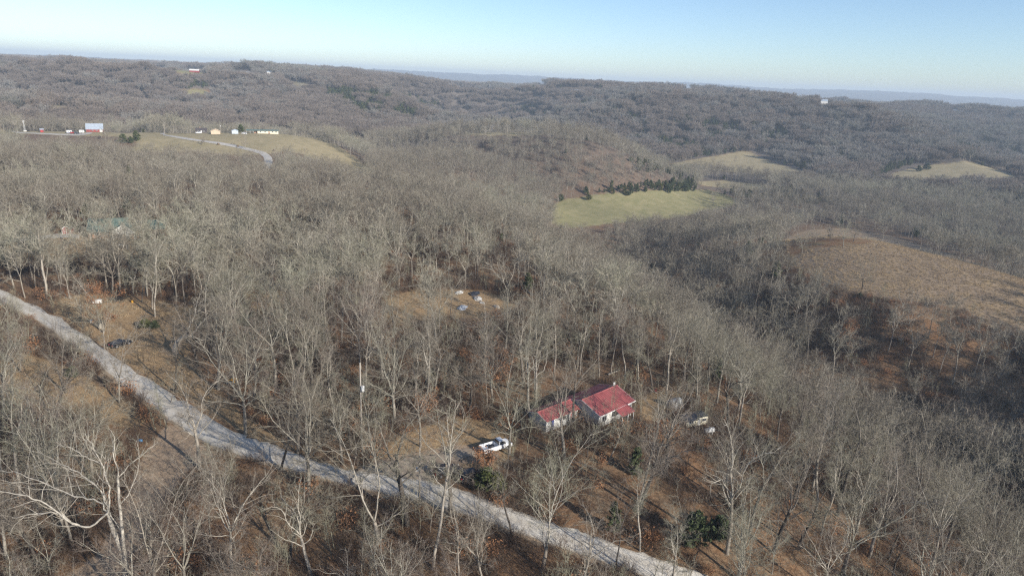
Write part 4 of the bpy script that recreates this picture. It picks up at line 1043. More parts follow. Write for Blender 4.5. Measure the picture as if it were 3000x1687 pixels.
def window(parent, x0, x1, z0, z1, y=0.0, glass='glass', frame='white'):
    f = MB(); w = 0.07; d = 0.05
    f.box(x0 - w, x1 + w, y - d, y - 0.002, z1, z1 + w).box(x0 - w, x1 + w, y - d, y - 0.002, z0 - w, z0).box(x0 - w, x0, y - d, y - 0.002, z0, z1).box(x1, x1 + w, y - d, y - 0.002, z0, z1).box((x0 + x1) / 2 - 0.02, (x0 + x1) / 2 + 0.02, y - d + 0.01, y - 0.012, z0, z1)
    o = f.build('window', M[frame], parent)
    MB().box(x0, x1, y - 0.012, y - 0.003, z0, z1).build('pane', M[glass], o); return o
def door(parent, x0, x1, z1, mt, y=0.0):
    o = MB().box(x0, x1, y - 0.05, y - 0.003, 0.0, z1).box(x0 - 0.08, x0, y - 0.06, y - 0.003, 0, z1 + 0.08).box(x1, x1 + 0.08, y - 0.06, y - 0.003, 0, z1 + 0.08).build('door', M[mt], parent)
    MB().tube((x1 - 0.12, y - 0.11, 1.0), (x1 - 0.12, y - 0.05, 1.0), 0.035, n=8).build('handle', M['galv'], o); return o

# the red-roofed house
def red_house():
    b = at(1754, 1259); a = math.radians(43.5)
    o = empty('house', (b.x, b.y, b.z), a); tag(o, 'larger white house with red metal gable roof and shed porch', 'house')
    L, W, he, hr = 10.3, 9.0, 2.75, 4.2
    m = gable_walls(L - 0.7, W - 0.9, he - 0.1, hr - 0.12)
    for i in range(24): m.box(0.2 + i * 0.395, 0.25 + i * 0.395, -0.03, -0.001, -0.3, he - 0.14)
    m.build('wall', M['white_board'], o).location = (0.35, 0.45, 0)
    ribbed_roof(0, L, -0.05, he, W / 2, hr + 0.03, 0.10).build('roof', M['red_roof'], o)
    ribbed_roof(0, L, W + 0.05, he, W / 2, hr + 0.03, 0.10).build('roof', M['red_roof'], o)
    MB().tube((-0.02, W / 2, hr + 0.05), (L + 0.02, W / 2, hr + 0.05), 0.11, n=8).build('ridge_cap', M['red_roof'], o)
    t = MB()
    for x in (-0.05, L + 0.003):
        t.slab([(x, -0.1, he - 0.01), (x + 0.045, -0.1, he - 0.01), (x + 0.045, W / 2, hr + 0.01), (x, W / 2, hr + 0.01)], 0.2)
        t.slab([(x + 0.045, W + 0.1, he - 0.01), (x, W + 0.1, he - 0.01), (x, W / 2 + 0.002, hr + 0.01), (x + 0.045, W / 2 + 0.002, hr + 0.01)], 0.2)
    t.box(0, L, -0.12, -0.06, he - 0.19, he - 0.02)
    t.build('trim', M['white'], o)
    # porch on the right half of the front: the slope runs on lower
    p = MB(); p.slab([(4.2, -1.9, 2.12), (7.9, -1.9, 2.12), (7.9, -0.08, he - 0.02), (4.2, -0.08, he - 0.02)], 0.08)
    for i in range(1, 9): x = 4.2 + i * 0.41; p.slab([(x - .025, -1.9, 2.155), (x + .025, -1.9, 2.155), (x + .025, -.1, he + .01), (x - .025, -.1, he + .01)], 0.05)
    pr = p.build('porch_roof', M['red_roof'], o)
    for x in (4.4, 6.05, 7.7): MB().box(x - 0.06, x + 0.06, -1.8, -1.68, -0.3, 2.05).build('porch_post', M['white'], o)
    MB().box(4.6, 7.9, -1.9, 0.4, -0.4, 0.12).build('porch_floor', M['deck_wood'], o)
    window(o, 1.4, 2.5, 1.0, 2.0, 0.42); window(o, 9.2, 9.75, 1.2, 2.0, 0.42); window(o, 7.4, 8.4, 1.0, 2.0, 0.42)
    door(o, 5.6, 6.5, 2.05, 'white', 0.42)
    for x in (9.55, 9.75, 9.95): MB().tube((x, W / 2 + 0.35, 3.6), (x, W / 2 + 0.35, 4.85), 0.075, n=10).build('chimney_pipe', M['white'], o)
def outbuilding():
    b = at(1599, 1269); a = math.radians(42.5)
    o = empty('garage', (b.x, b.y, b.z), a); tag(o, 'smaller white outbuilding with red roof, blue door and oval dark sign', 'outbuilding')
    L, W, he, hr = 8.6, 4.9, 2.25, 3.1
    m = gable_walls(L - 0.5, W - 0.5, he - 0.08, hr - 0.1)
    for i in range(20): m.box(0.15 + i * 0.4, 0.19 + i * 0.4, -0.03, -0.001, -0.3, he - 0.12)
    m.build('wall', M['white_board'], o).location = (0.25, 0.25, 0)
    ribbed_roof(0, L, -0.1, he, W / 2, hr + 0.02, 0.08).build('roof', M['red_roof'], o)
    ribbed_roof(0, L, W + 0.1, he, W / 2, hr + 0.02, 0.08).build('roof', M['red_roof'], o)
    MB().tube((-0.02, W / 2, hr + 0.04), (L + 0.02, W / 2, hr + 0.04), 0.09, n=8).build('ridge_cap', M['red_roof'], o)
    t = MB()
    for x in (-0.05, L + 0.003):
        t.slab([(x, -0.15, he - 0.03), (x + 0.045, -0.15, he - 0.03), (x + 0.045, W / 2, hr), (x, W / 2, hr)], 0.16)
        t.slab([(x + 0.045, W + 0.15, he - 0.03), (x, W + 0.15, he - 0.03), (x, W / 2 + 0.002, hr), (x + 0.045, W / 2 + 0.002, hr)], 0.16)
    t.build('trim', M['white'], o)
    door(o, 1.5, 2.0, 1.95, 'blue', 0.22)
    window(o, 3.2, 3.9, 1.55, 1.85, 0.22)
    s = MB(); s.prism([(4.75 + 0.33 * math.cos(k * math.pi / 8), 1.55 + 0.42 * math.sin(k * math.pi / 8)) for k in range(16)], 'y', 0.15, 0.20); s.build('sign', M['dark_roof'], o)
    MB().box(6.35, 6.7, 0.14, 0.2, 0.75, 1.75).build('shutter', M['red_paint'], o)
    door(o, 5.6, 6.25, 1.9, 'white', 0.22)
red_house(); outbuilding()

# ------------------------------------------------------------------ vehicles
def wheel(parent, x, y, r=0.34, w=0.22):
    s = 1 if y > 0 else -1
    t = MB().tube((x, y - w / 2, r), (x, y + w / 2, r), r, n=18).build('wheel', M['tyre'], parent)
    MB().tube((x, y + s * w * 0.36, r), (x, y + s * (w / 2 + 0.015), r), r * 0.6, r * 0.55, n=14).build('rim', M['rim'], t)
def car_shell(side, w, tuck=0.0):
    """body from a side outline, with rounded, tucked-in flanks"""
    m = MB(); n = len(side); ys = [-w, -w * 0.96, -w * 0.8, w * 0.8, w * 0.96, w]; b = 0
    xc = sum(p[0] for p in side) / n
    for k, y in enumerate(ys):
        e = 0.97 if k in (0, 5) else (0.99 if k in (1, 4) else 1.0); dz = -0.05 if k in (0, 5) else 0
        for x, z in side: m.v.append((xc + (x - xc) * e, y, z + (dz if z > 0.6 else 0)))
    for k in range(5):
        for i in range(n):
            j = (i + 1) % n; m.f.append((k * n + i, (k + 1) * n + i, (k + 1) * n + j, k * n + j))
    m.f.append(tuple(range(n))); m.f.append(tuple(5 * n + i for i in reversed(range(n)))); return m
def greenhouse(parent, prof, w, w2, paint, glassz):
    """cabin: tapered pillars and roof in paint, windows set in"""
    lo, hi = glassz
    (xr0, xr1, xf1, xf0) = prof            # rear low, rear high, front high, front low
    m = MB(); m.v = [(xr0, -w, lo), (xf0, -w, lo), (xf0, w, lo), (xr0, w, lo), (xr1, -w2, hi), (xf1, -w2, hi), (xf1, w2, hi), (xr1, w2, hi)]
    m.f = [(0, 3, 2, 1), (4, 5, 6, 7), (0, 1, 5, 4), (1, 2, 6, 5), (2, 3, 7, 6), (3, 0, 4, 7)]
    cab = m.build('cabin', M[paint], parent, bevel=0.06)
    def face(a, b, c, d, name, k0=0.1, k1=0.88, e=0.06):
        a, b, c, d = (Vector(q) for q in (a, b, c, d)); n = (b - a).cross(d - a).normalized() * 0.012
        def bil(s, t): return (a * (1 - s) + b * s) * (1 - t) + (d * (1 - s) + c * s) * t
        q = [bil(e, k0) + n, bil(1 - e, k0) + n, bil(1 - e, k1) + n, bil(e, k1) + n]
        g = MB(); g.quad(*q); b2 = [p - n * 2 for p in q]; g.quad(*b2[::-1])
        for i in range(4): j = (i + 1) % 4; g.quad(q[i], b2[i], b2[j], q[j])
        g.build(name, M['glass'], cab)
    V = m.v
    face(V[0], V[1], V[5], V[4], 'side_window'); face(V[2], V[3], V[7], V[6], 'side_window')
    face(V[1], V[2], V[6], V[5], 'windscreen'); face(V[3], V[0], V[4], V[7], 'rear_window')
    return cab
def car(u, v, rz, label, paint='black_car', suv=False, name='parked_car', group=None, s=1.0):
    b = at(u, v); o = empty(name, (b.x, b.y, b.z), rz, scale=(s, s, s)); tag(o, label, 'car', group)
    h = 0.15 if suv else 0
    side = [(-2.2, 0.3), (-2.25, 0.6 + h), (-2.15, 0.92 + h), (-1.0, 0.98 + h), (0.8, 0.95 + h), (1.75, 0.82 + h), (2.15, 0.68 + h), (2.22, 0.4), (2.1, 0.25), (1.75, 0.25), (1.65, 0.5), (1.35, 0.66), (1.05, 0.5), (0.95, 0.25), (-0.95, 0.25), (-1.05, 0.5), (-1.35, 0.66), (-1.65, 0.5), (-1.75, 0.25)]
    car_shell(side, 0.9).build('body', M[paint], o, bevel=0.02)
    greenhouse(o, ((-2.05, -1.75, 0.35, 1.0) if suv else (-1.85, -1.15, 0.25, 0.95)), 0.82, 0.66, paint, (0.93 + h, 1.45 + h * 1.6))
    for x in (-1.35, 1.35):
        for y in (-0.8, 0.8): wheel(o, x, y)
    for y in (-0.65, 0.65):
        MB().box(2.08, 2.2, y - 0.16, y + 0.16, 0.58 + h, 0.74 + h).build('headlight', M['lamp_glass'], o, bevel=0.02)
        MB().box(-2.27, -2.16, y - 0.14, y + 0.14, 0.65 + h, 0.85 + h).build('tail_light', M['tail_red'], o, bevel=0.02)
    MB().box(2.1, 2.27, -0.8, 0.8, 0.32, 0.5).build('bumper', M[paint], o, bevel=0.04)
    return o
def pickup(u, v, rz, label, paint='white_car', load=True, s=1.0):
    b = at(u, v); o = empty('pickup_truck', (b.x, b.y, b.z), rz, scale=(s, s, s)); tag(o, label, 'pickup')
    side = [(0.1, 0.45), (0.1, 1.12), (1.5, 1.1), (2.5, 1.0), (2.68, 0.85), (2.7, 0.45), (2.25, 0.4), (2.15, 0.65), (1.8, 0.8), (1.45, 0.65), (1.35, 0.4)]
    car_shell(side, 0.95).build('body', M[paint], o, bevel=0.03)
    greenhouse(o, (0.12, 0.3, 1.15, 1.7), 0.86, 0.7, paint, (1.08, 1.78))
    bed = MB(); bed.box(-2.7, 0.06, -0.9, 0.9, 0.55, 0.66)
    for y in (-0.95, 0.85): bed.box(-2.7, 0.06, y, y + 0.1, 0.67, 1.15); bed.box(-2.7, -1.75, y, y + 0.1, 0.42, 0.665); bed.box(-1.0, 0.06, y, y + 0.1, 0.42, 0.665)
    bed.box(0.0, 0.06, -0.848, 0.848, 0.665, 1.15)
    bed.build('bed', M[paint], o)
    MB().box(-2.78, -2.71, -0.94, 0.94, 0.62, 1.14).build('tailgate', M[paint], o, bevel=0.015)
    for x in (-1.38, 1.8):
        for y in (-0.86, 0.86): wheel(o, x, y, 0.39, 0.24)
    for y in (-0.72, 0.72):
        MB().box(2.6, 2.72, y - 0.17, y + 0.17, 0.72, 0.9).build('headlight', M['lamp_glass'], o, bevel=0.02)
        MB().box(-2.81, -2.76, y + (0.1 if y > 0 else -0.1) - 0.07, y + (0.1 if y > 0 else -0.1) + 0.07, 0.8, 1.1).build('tail_light', M['tail_red'], o)
    MB().box(2.68, 2.84, -0.92, 0.92, 0.45, 0.62).build('bumper', M['galv'], o, bevel=0.03)
    return o
car(355, 1012, heading(328, 1016, 384, 998), 'black parked car on the dry grass beside the gravel road')
pickup(1452, 1316, heading(1425, 1320, 1485, 1303), 'white pickup truck on the yard left of the red-roofed outbuilding')
for i in range(1):      # what lies in the pickup's bed
    b = at(1452, 1316); a = heading(1425, 1320, 1485, 1303)
    o = empty('tarp_bundle', (b.x - 0.9 * math.cos(a), b.y - 0.9 * math.sin(a), b.z + 0.67), a); tag(o, 'dark lumpy bundle lying in the white pickup bed', 'bundle')
    MB().ball((0, 0, 0.2), 0.5, 3, 0.08, (1.2, 0.9, 0.6)).build('cover', M['tarp_dark'], o, True)
    MB().tube((-0.3, -0.45, 0.05), (-0.3, 0.45, 0.35), 0.03, n=6).build('strap', M['deck_wood'], o)
car(1385, 1402, heading(1360, 1408, 1412, 1392), 'dark car half hidden behind the roadside cedar', 'dark_car', True)
car(357, 727, heading(330, 728, 385, 724), 'dark car in front of the green-roofed house', 'dark_car', False)
car(1310, 1388, heading(1290, 1392, 1330, 1380), 'dark blue-black car beside the short utility pole drive', 'black_car', True)
pickup(582, 391.5, heading(565, 392, 600, 391), 'white pickup beside the tan house on the far ridge', s=1.0)

# ------------------------------------------------------------------ poles
def pole(u, v, vt, label, box=True, arm=False, r=0.15, lean=0.0):
    b = at(u, v); rr = rays(u, vt); f = b.y / rr[1]; h = CAM_H + rr[2] * f - b.z
    o = empty('utility_pole', (b.x, b.y, b.z)); tag(o, label, 'utility pole')
    MB().tube((0, 0, -0.5), (lean, 0, h), r, r * 0.7, 10).build('post', M['pole'], o, True)
    if box:
        t = MB().tube((0.36, -0.1, h * 0.70), (0.36, -0.1, h * 0.70 + 0.95), 0.27, n=12).build('transformer', M['white'], o, True)
        MB().tube((0.36, -0.1, h * 0.70 + 0.95), (0.36, -0.1, h * 0.70 + 1.15), 0.05, n=6).build('bushing', M['deck_wood'], t)
    if arm: MB().box(-1.1, 1.1, -0.06, 0.06, h - 0.5, h - 0.36).build('crossarm', M['pole'], o)
    return o, h
pole(1061, 1332, 1062, 'tall bare utility pole with white transformer, back of the roadside verge')
o, h = pole(1229, 1484, 1310, 'short weathered pole with a small white box at the road edge', box=False, r=0.14)
MB().box(-0.5, -0.14, -0.3, 0.0, h * 0.62, h * 0.62 + 0.55).build('meter_box', M['white'], o)
pole(646, 392, 363, 'pole standing between the tan house and the blue-grey shed', True)
pole(762, 389, 367, 'slim pole behind the long green-roofed mobile home', False, True, 0.11)
pole(683, 388, 372, 'distant short pole right of the blue-grey shed', False, True, 0.1)
pole(300, 420, 398, 'pale pole standing below the red barn', False, False, 0.13)

# ------------------------------------------------------------------ yard and wood-edge things
def trailer():
    b = at(2030, 1247); a = math.radians(24)
    o = empty('camper_trailer', (b.x, b.y, b.z), a); tag(o, 'cream camper trailer under dark tarp behind the bare trees', 'trailer')
    MB().prism([(-2.4, 0.55), (2.2, 0.55), (2.5, 0.9), (2.5, 1.9), (2.1, 2.35), (-2.2, 2.35), (-2.5, 1.9), (-2.5, 0.8)], 'y', -1.05, 1.05).build('shell', M['cream'], o, bevel=0.05)
    t = MB(); t.slab([(-2.6, -1.2, 2.3), (2.3, -1.2, 2.3), (2.3, 0, 2.62), (-2.6, 0, 2.62)], 0.05); t.slab([(2.3, 1.2, 2.3), (-2.6, 1.2, 2.3), (-2.6, 0.003, 2.62), (2.3, 0.003, 2.62)], 0.05); t.slab([(-2.6, -1.25, 1.8), (0.2, -1.22, 1.9), (0.2, -1.2, 2.29), (-2.6, -1.2, 2.29)], 0.03)
    t.build('tarp', M['tarp_dark'], o)
    window(o, -1.9, -0.9, 1.35, 1.85, -1.05); window(o, 1.1, 2.0, 1.35, 1.85, -1.05); MB().box(0.1, 0.75, -1.09, -1.053, 0.6, 2.0).build('door', M['white'], o)
    wheel(o, -0.3, -0.95, 0.33); wheel(o, -0.3, 0.95, 0.33); MB().tube((2.4, 0, 0.55), (3.4, 0, 0.5), 0.06).build('hitch', M['rust'], o)
    b = at(2076, 1270); o = empty('gas_tank', (b.x, b.y, b.z), math.radians(20)); tag(o, 'white rounded gas tank lying in front of the cream trailer', 'tank')
    m = MB(); m.tube((-0.9, 0, 0.75), (0.9, 0, 0.75), 0.5, n=16, caps=False); m.ball((-0.9, 0, 0.75), 0.5, sq=(0.6, 1, 1)); m.ball((0.9, 0, 0.75), 0.5, sq=(0.6, 1, 1)); m.build('vessel', M['white'], o, True)
    for x in (-0.6, 0.6): MB().box(x - 0.1, x + 0.1, -0.35, 0.35, -0.05, 0.32).build('foot', M['stone'], o)
    MB().tube((0, 0, 1.2), (0, 0, 1.4), 0.16, n=10).build('valve_hood', M['galv'], o)
    b = at(1975, 1195); o = empty('dome_shelter', (b.x, b.y, b.z), math.radians(30)); tag(o, 'whitish arched shelter behind bare trees, left of the cream trailer', 'shelter')
    m = MB()
    pr = [(1.4 * math.cos(t), 2.1 * math.sin(t)) for t in np.linspace(0, math.pi, 11)]
    m.prism(pr, 'x', -1.3, 1.3); m.build('cover', M['tarp_white'], o, True)
    MB().prism([(0.8 * math.cos(t), 1.5 * math.sin(t)) for t in np.linspace(0, math.pi, 9)], 'x', 1.3, 1.34).build('opening', M['brick'], o)
    b = at(1922, 1152); o = empty('garden_chair', (b.x, b.y, b.z), 0.5); tag(o, 'small red chair on dark ground beyond the red-roofed house', 'chair')
    MB().box(-0.25, 0.25, -0.25, 0.25, 0.4, 0.45).build('seat', M['red_paint'], o); MB().box(-0.25, 0.25, 0.22, 0.27, 0.45, 0.95).build('backrest', M['red_paint'], o)
    for x in (-0.21, 0.21):
        for y in (-0.21, 0.21): MB().box(x - 0.025, x + 0.025, y - 0.025, y + 0.025, 0, 0.4).build('leg', M['red_paint'], o)
trailer()
def snag_custom(name, label, paths, mt='bark_white', tw=True, cat='tree', seed=1, rcut=0.05):
    """a tree drawn limb by limb: world polylines with radii, plus its own small branches"""
    G = Grow(seed); base = Vector(paths[0][0][0])
    for k, (pts, r0, r1, lev) in enumerate(paths):
        P = np.array([np.array(p) - np.array(base) for p in pts], float)
        t = np.linspace(0, 1, len(P)); tt = np.linspace(0, 1, (len(P) - 1) * 4 + 1)
        Q = np.stack([np.interp(tt, t, P[:, i]) for i in range(3)], -1)
        for _ in range(2): Q[1:-1] = (Q[:-2] + 2 * Q[1:-1] + Q[2:]) / 4
        Q[1:-1] += G.r.normal(0, 0.07, Q[1:-1].shape) * (1 if lev else 0.4)
        rad = r0 + (r1 - r0) * tt
        rad = rad * (1 if lev == 0 else 0.72); G.poly.append((Q, rad, 7 if lev == 0 else 5, lev))
        if tw and (lev or r1 < 0.1):
            D = np.gradient(Q, axis=0); D /= np.linalg.norm(D, axis=1)[:, None]; Ln = np.linalg.norm(Q[-1] - Q[0])
            for p, d, l, rr in G.kids(list(Q), list(D), rad, max(4, int(Ln * 1.1)), 0.25, 1.0, 0.8, Ln * 0.42, 0.5, None, 0.5):
                a = G.stem(p, d, l, max(0.02, rr), 0.012, 4, 0.17, 0.05, 4, 2)
                for p3, d3, l3, r3 in G.kids(a[0], a[1], a[2], 5, 0.2, 1.0, 0.8, l * 0.5, 0.6, None, 0.4):
                    c = G.stem(p3, d3, l3, max(0.012, r3), 0.007, 2, 0.2, 0.05, 3, 3)
                    for p4, d4, l4, r4 in G.kids(c[0], c[1], c[2], 3, 0.2, 1.0, 0.8, l3 * 0.6, 0.6, None, 0.4): G.stem(p4, d4, l4, 0.009, 0.004, 1, 0.2, 0.05, 3, 3)
    tr, cr = G.mesh('x', None)
    o = empty(name, tuple(base)); tag(o, label, cat)
    link('trunk', mesh_np('trunk', tr[0], tr[1], M[mt], True), o)
    if cr: link('crown', crown_mesh(cr, mt), o)
    return o
def lift(u, v, y):
    """the point seen at (u, v) at the forward distance y"""
    r = rays(u, v); f = y / r[1]; return (r[0] * f, y, CAM_H + r[2] * f)
def along(px, y0, dy=0.0):
    n = len(px); return [lift(u, v, y0 + dy * i / max(1, n - 1)) for i, (u, v) in enumerate(px)]
def snags():
    g = at(372, 1745); y = g.y
    # the big half-dead tree at lower left, its white limbs reaching left over the brush
    snag_custom('half_dead_tree', 'sprawling half-dead tree with long white limbs reaching left at lower left', [
        ([tuple(g)] + along([(368, 1660), (352, 1600), (326, 1540), (318, 1500)], y, 0.6), 0.36, 0.24, 0),
        (along([(318, 1500), (262, 1545), (215, 1535), (170, 1500), (100, 1505), (35, 1516)], y, -2.5), 0.2, 0.05, 1),
        (along([(215, 1535), (130, 1470), (60, 1447), (0, 1440), (-60, 1430)], y - 1.5, -1), 0.14, 0.03, 1),
        (along([(318, 1500), (280, 1460), (200, 1450), (120, 1410), (40, 1380), (-10, 1378)], y + 0.5, 3), 0.17, 0.03, 1),
        (along([(318, 1500), (300, 1440), (245, 1390), (180, 1360), (110, 1320)], y + 0.6, 3.5), 0.16, 0.03, 1),
        (along([(318, 1500), (325, 1430), (300, 1360), (275, 1310), (250, 1270)], y + 0.6, 1.5), 0.17, 0.03, 1),
        (along([(300, 1360), (250, 1340), (215, 1310), (170, 1302)], y + 1.2, 1.5), 0.09, 0.02, 1)], seed=21)
    g = at(384, 1752); y = g.y
    snag_custom('white_limbed_tree', 'white-trunked tree with rising bare limbs beside the half-dead tree, lower left', [
        ([tuple(g)] + along([(366, 1640), (360, 1560), (350, 1480), (345, 1400)], y, 0.5), 0.24, 0.14, 0),
        (along([(345, 1400), (338, 1350), (336, 1290), (325, 1260)], y + 0.5, 1), 0.12, 0.03, 1), (along([(345, 1400), (380, 1360), (420, 1330), (455, 1300)], y + 0.5, 2), 0.11, 0.025, 1),
        (along([(350, 1480), (395, 1420), (410, 1350), (400, 1290)], y + 0.4, 2), 0.11, 0.025, 1), (along([(360, 1560), (315, 1500), (300, 1420), (310, 1330)], y + 0.3, 1), 0.1, 0.02, 1)], seed=22)
    g = at(1568, 1150); y = g.y
    snag_custom('candelabra_snag', 'dead white candelabra-shaped snag behind the red-roofed outbuilding', [
        ([tuple(g)] + along([(1567, 1125), (1568, 1100), (1566, 1085)], y), 0.26, 0.2, 0),
        (along([(1566, 1088), (1548, 1070), (1530, 1045), (1520, 1012)], y, -1), 0.13, 0.05, 1), (along([(1566, 1090), (1562, 1060), (1557, 1018)], y, 0.5), 0.13, 0.05, 1),
        (along([(1568, 1095), (1580, 1065), (1584, 1022)], y, -0.5), 0.13, 0.05, 1), (along([(1570, 1100), (1592, 1088), (1600, 1060), (1605, 1025)], y, 0.8), 0.12, 0.05, 1)], tw=False, seed=23)
    g = at(515, 1036); y = g.y
    snag_custom('curved_trunk_tree', 'thick pale trunk curving sharply to the right beside the dry bank', [
        ([tuple(g)] + along([(512, 1020), (518, 1003), (535, 989), (556, 983)], y, 0.5), 0.62, 0.34, 0),
        (along([(556, 983), (580, 960), (600, 935), (640, 900)], y + 0.5, 3), 0.25, 0.04, 1), (along([(556, 983), (600, 1000), (640, 990), (690, 960)], y + 0.5, 2), 0.2, 0.04, 1), (along([(535, 989), (560, 950), (575, 900), (585, 860)], y, 3), 0.2, 0.04, 1)], seed=24)
    g = at(295, 961); y = g.y
    o = snag_custom('broken_stump', 'short broken pale stump on the grass near the gravel road', [([tuple(g)] + along([(293, 950), (291, 940), (289, 933)], y), 0.4, 0.28, 0)], tw=False, seed=25)
    MB().tube((0, 0, 0.5), (-0.7, 0.2, 2.6), 0.14, 0.05, 7).build('broken_limb', M['bark_dark'], o)
    # the lone trees
    for (u0, v0, u1, v1, lb, bk, sd) in ((2090, 602, 2092, 556, 'lone pale tree standing on the green meadow', 'bark_pale', 31), (1423, 402, 1415, 345, 'bright pale tree on top of the middle hill', 'bark_pale', 32), (2525, 850, 2530, 755, 'dark crooked lone tree at the foot of the grassy knoll', 'bark_dark', 33),
            (2388, 709, 2398, 655, 'pale thin tree, leftmost of the row on the knoll top', 'bark_pale', 34), (2434, 706, 2436, 660, 'grey tree, second from left on the knoll top', 'bark_grey', 35), (2471, 724, 2478, 640, 'leaning grey tree in front of the row on the knoll top', 'bark_grey', 36), (2500, 708, 2512, 632, 'dark tree, rightmost of the row on the knoll top', 'bark_dark', 37),
            (2313, 690, 2318, 630, 'tree left of the knoll row, above the green grass', 'bark_dark', 40), (2350, 745, 2355, 672, 'small grey tree below the knoll row, left side', 'bark_grey', 41),
            (2087, 479, 2092, 452, 'small dark tree in the tan valley field', 'bark_dark', 38), (2153, 478, 2158, 456, 'pale small tree, right one in the tan valley field', 'bark_grey', 39), (2300, 480, 2300, 455, 'small tree at the tan field edge by the wood', 'bark_grey', 42), (720, 437, 715, 390, 'broad bare tree beside the far road bend', 'bark_grey', 43), (590, 425, 590, 392, 'spreading bare tree below the far tan house', 'bark_dark', 44), (450, 452, 440, 415, 'pale forked tree below the twin cedars on the ridge', 'bark_pale', 45), (310, 412, 308, 372, 'twiggy tan tree right of the red barn', 'bark_pale', 46), (232, 387, 225, 358, 'bare tree between the red barn and its trailers', 'bark_grey', 47), (138, 384, 140, 355, 'round bare tree beside the small red shed', 'bark_grey', 48)):
        g = at(u0, v0); r = rays(u1, v1); f = g.y / r[1]; top = Vector((r[0] * f, g.y, CAM_H + r[2] * f)); H = (top - g).length
        kw = dict(LOOKS[[2, 3, 7, 9, 8][sd % 5]][3]); kw['H'] = H; kw['r'] = 0.018 * H; kw['tw'] = 0.02; kw['nt'] = 4; kw['fork'] = 0.3; kw['quality'] = 1
        t, c = tree_geo(sd, **kw).mesh('x', None)
        q = Vector((0, 0, 1)).rotation_difference((top - g).normalized())
        o = empty('lone_tree', tuple(g), rot=q.to_euler()); tag(o, lb, 'tree')
        link('trunk', mesh_np('trunk', t[0], t[1], M[bk], True), o); link('crown', crown_mesh(c, bk), o)
snags()
def brown_tree(u, v, vt, label, seed, n=2600):
    g = at(u, v); r = rays(u, vt); f = g.y / r[1]; H = CAM_H + r[2] * f - g.z
    G = tree_geo(seed, H=H, r=0.02 * H, fork=0.3, leaders=4, spread=34, limbs=5, limb_len=0.36, nb=6, ns=5, nt=0, quality=1)
    t, c = G.mesh('x', None); R = np.random.default_rng(seed)
    tips = np.array([p[0][-1] for p in G.poly if p[3] >= 2]); P = tips[R.integers(0, len(tips), n)] + R.normal(0, 0.28, (n, 3))
    lv, lf = leaf_cloud(seed, n, lambda r_, n_: P, 0.20)
    o = empty('brown_leaved_oak', tuple(g)); tag(o, label, 'tree')
    link('trunk', mesh_np('trunk', t[0], t[1], M['bark_grey'], True), o)
    cr = link('crown', mesh_np('crown', c[0], c[1], M['twig'], True), o); link('leaves', mesh_np('leaves', lv, lf, M['brownleaf']), cr)
brown_tree(305, 975, 850, 'young oak holding dry brown leaves over the white cabinet', 51)
brown_tree(1462, 1145, 1040, 'oak with dry orange-brown leaves behind the outbuilding, left', 52)
brown_tree(2470, 1030, 945, 'reddish-brown leafy thicket oak in the shaded ravine', 53, 3600)
brown_tree(1425, 1375, 1320, 'small russet-leaved oak in front of the white pickup', 54, 1600)
brown_tree(1235, 1220, 1130, 'rust-leaved young oak in the wood behind the tall pole', 55, 1500)
brown_tree(2640, 1010, 955, 'tan-leaved bush tree at the far lip of the ravine', 56, 1500)

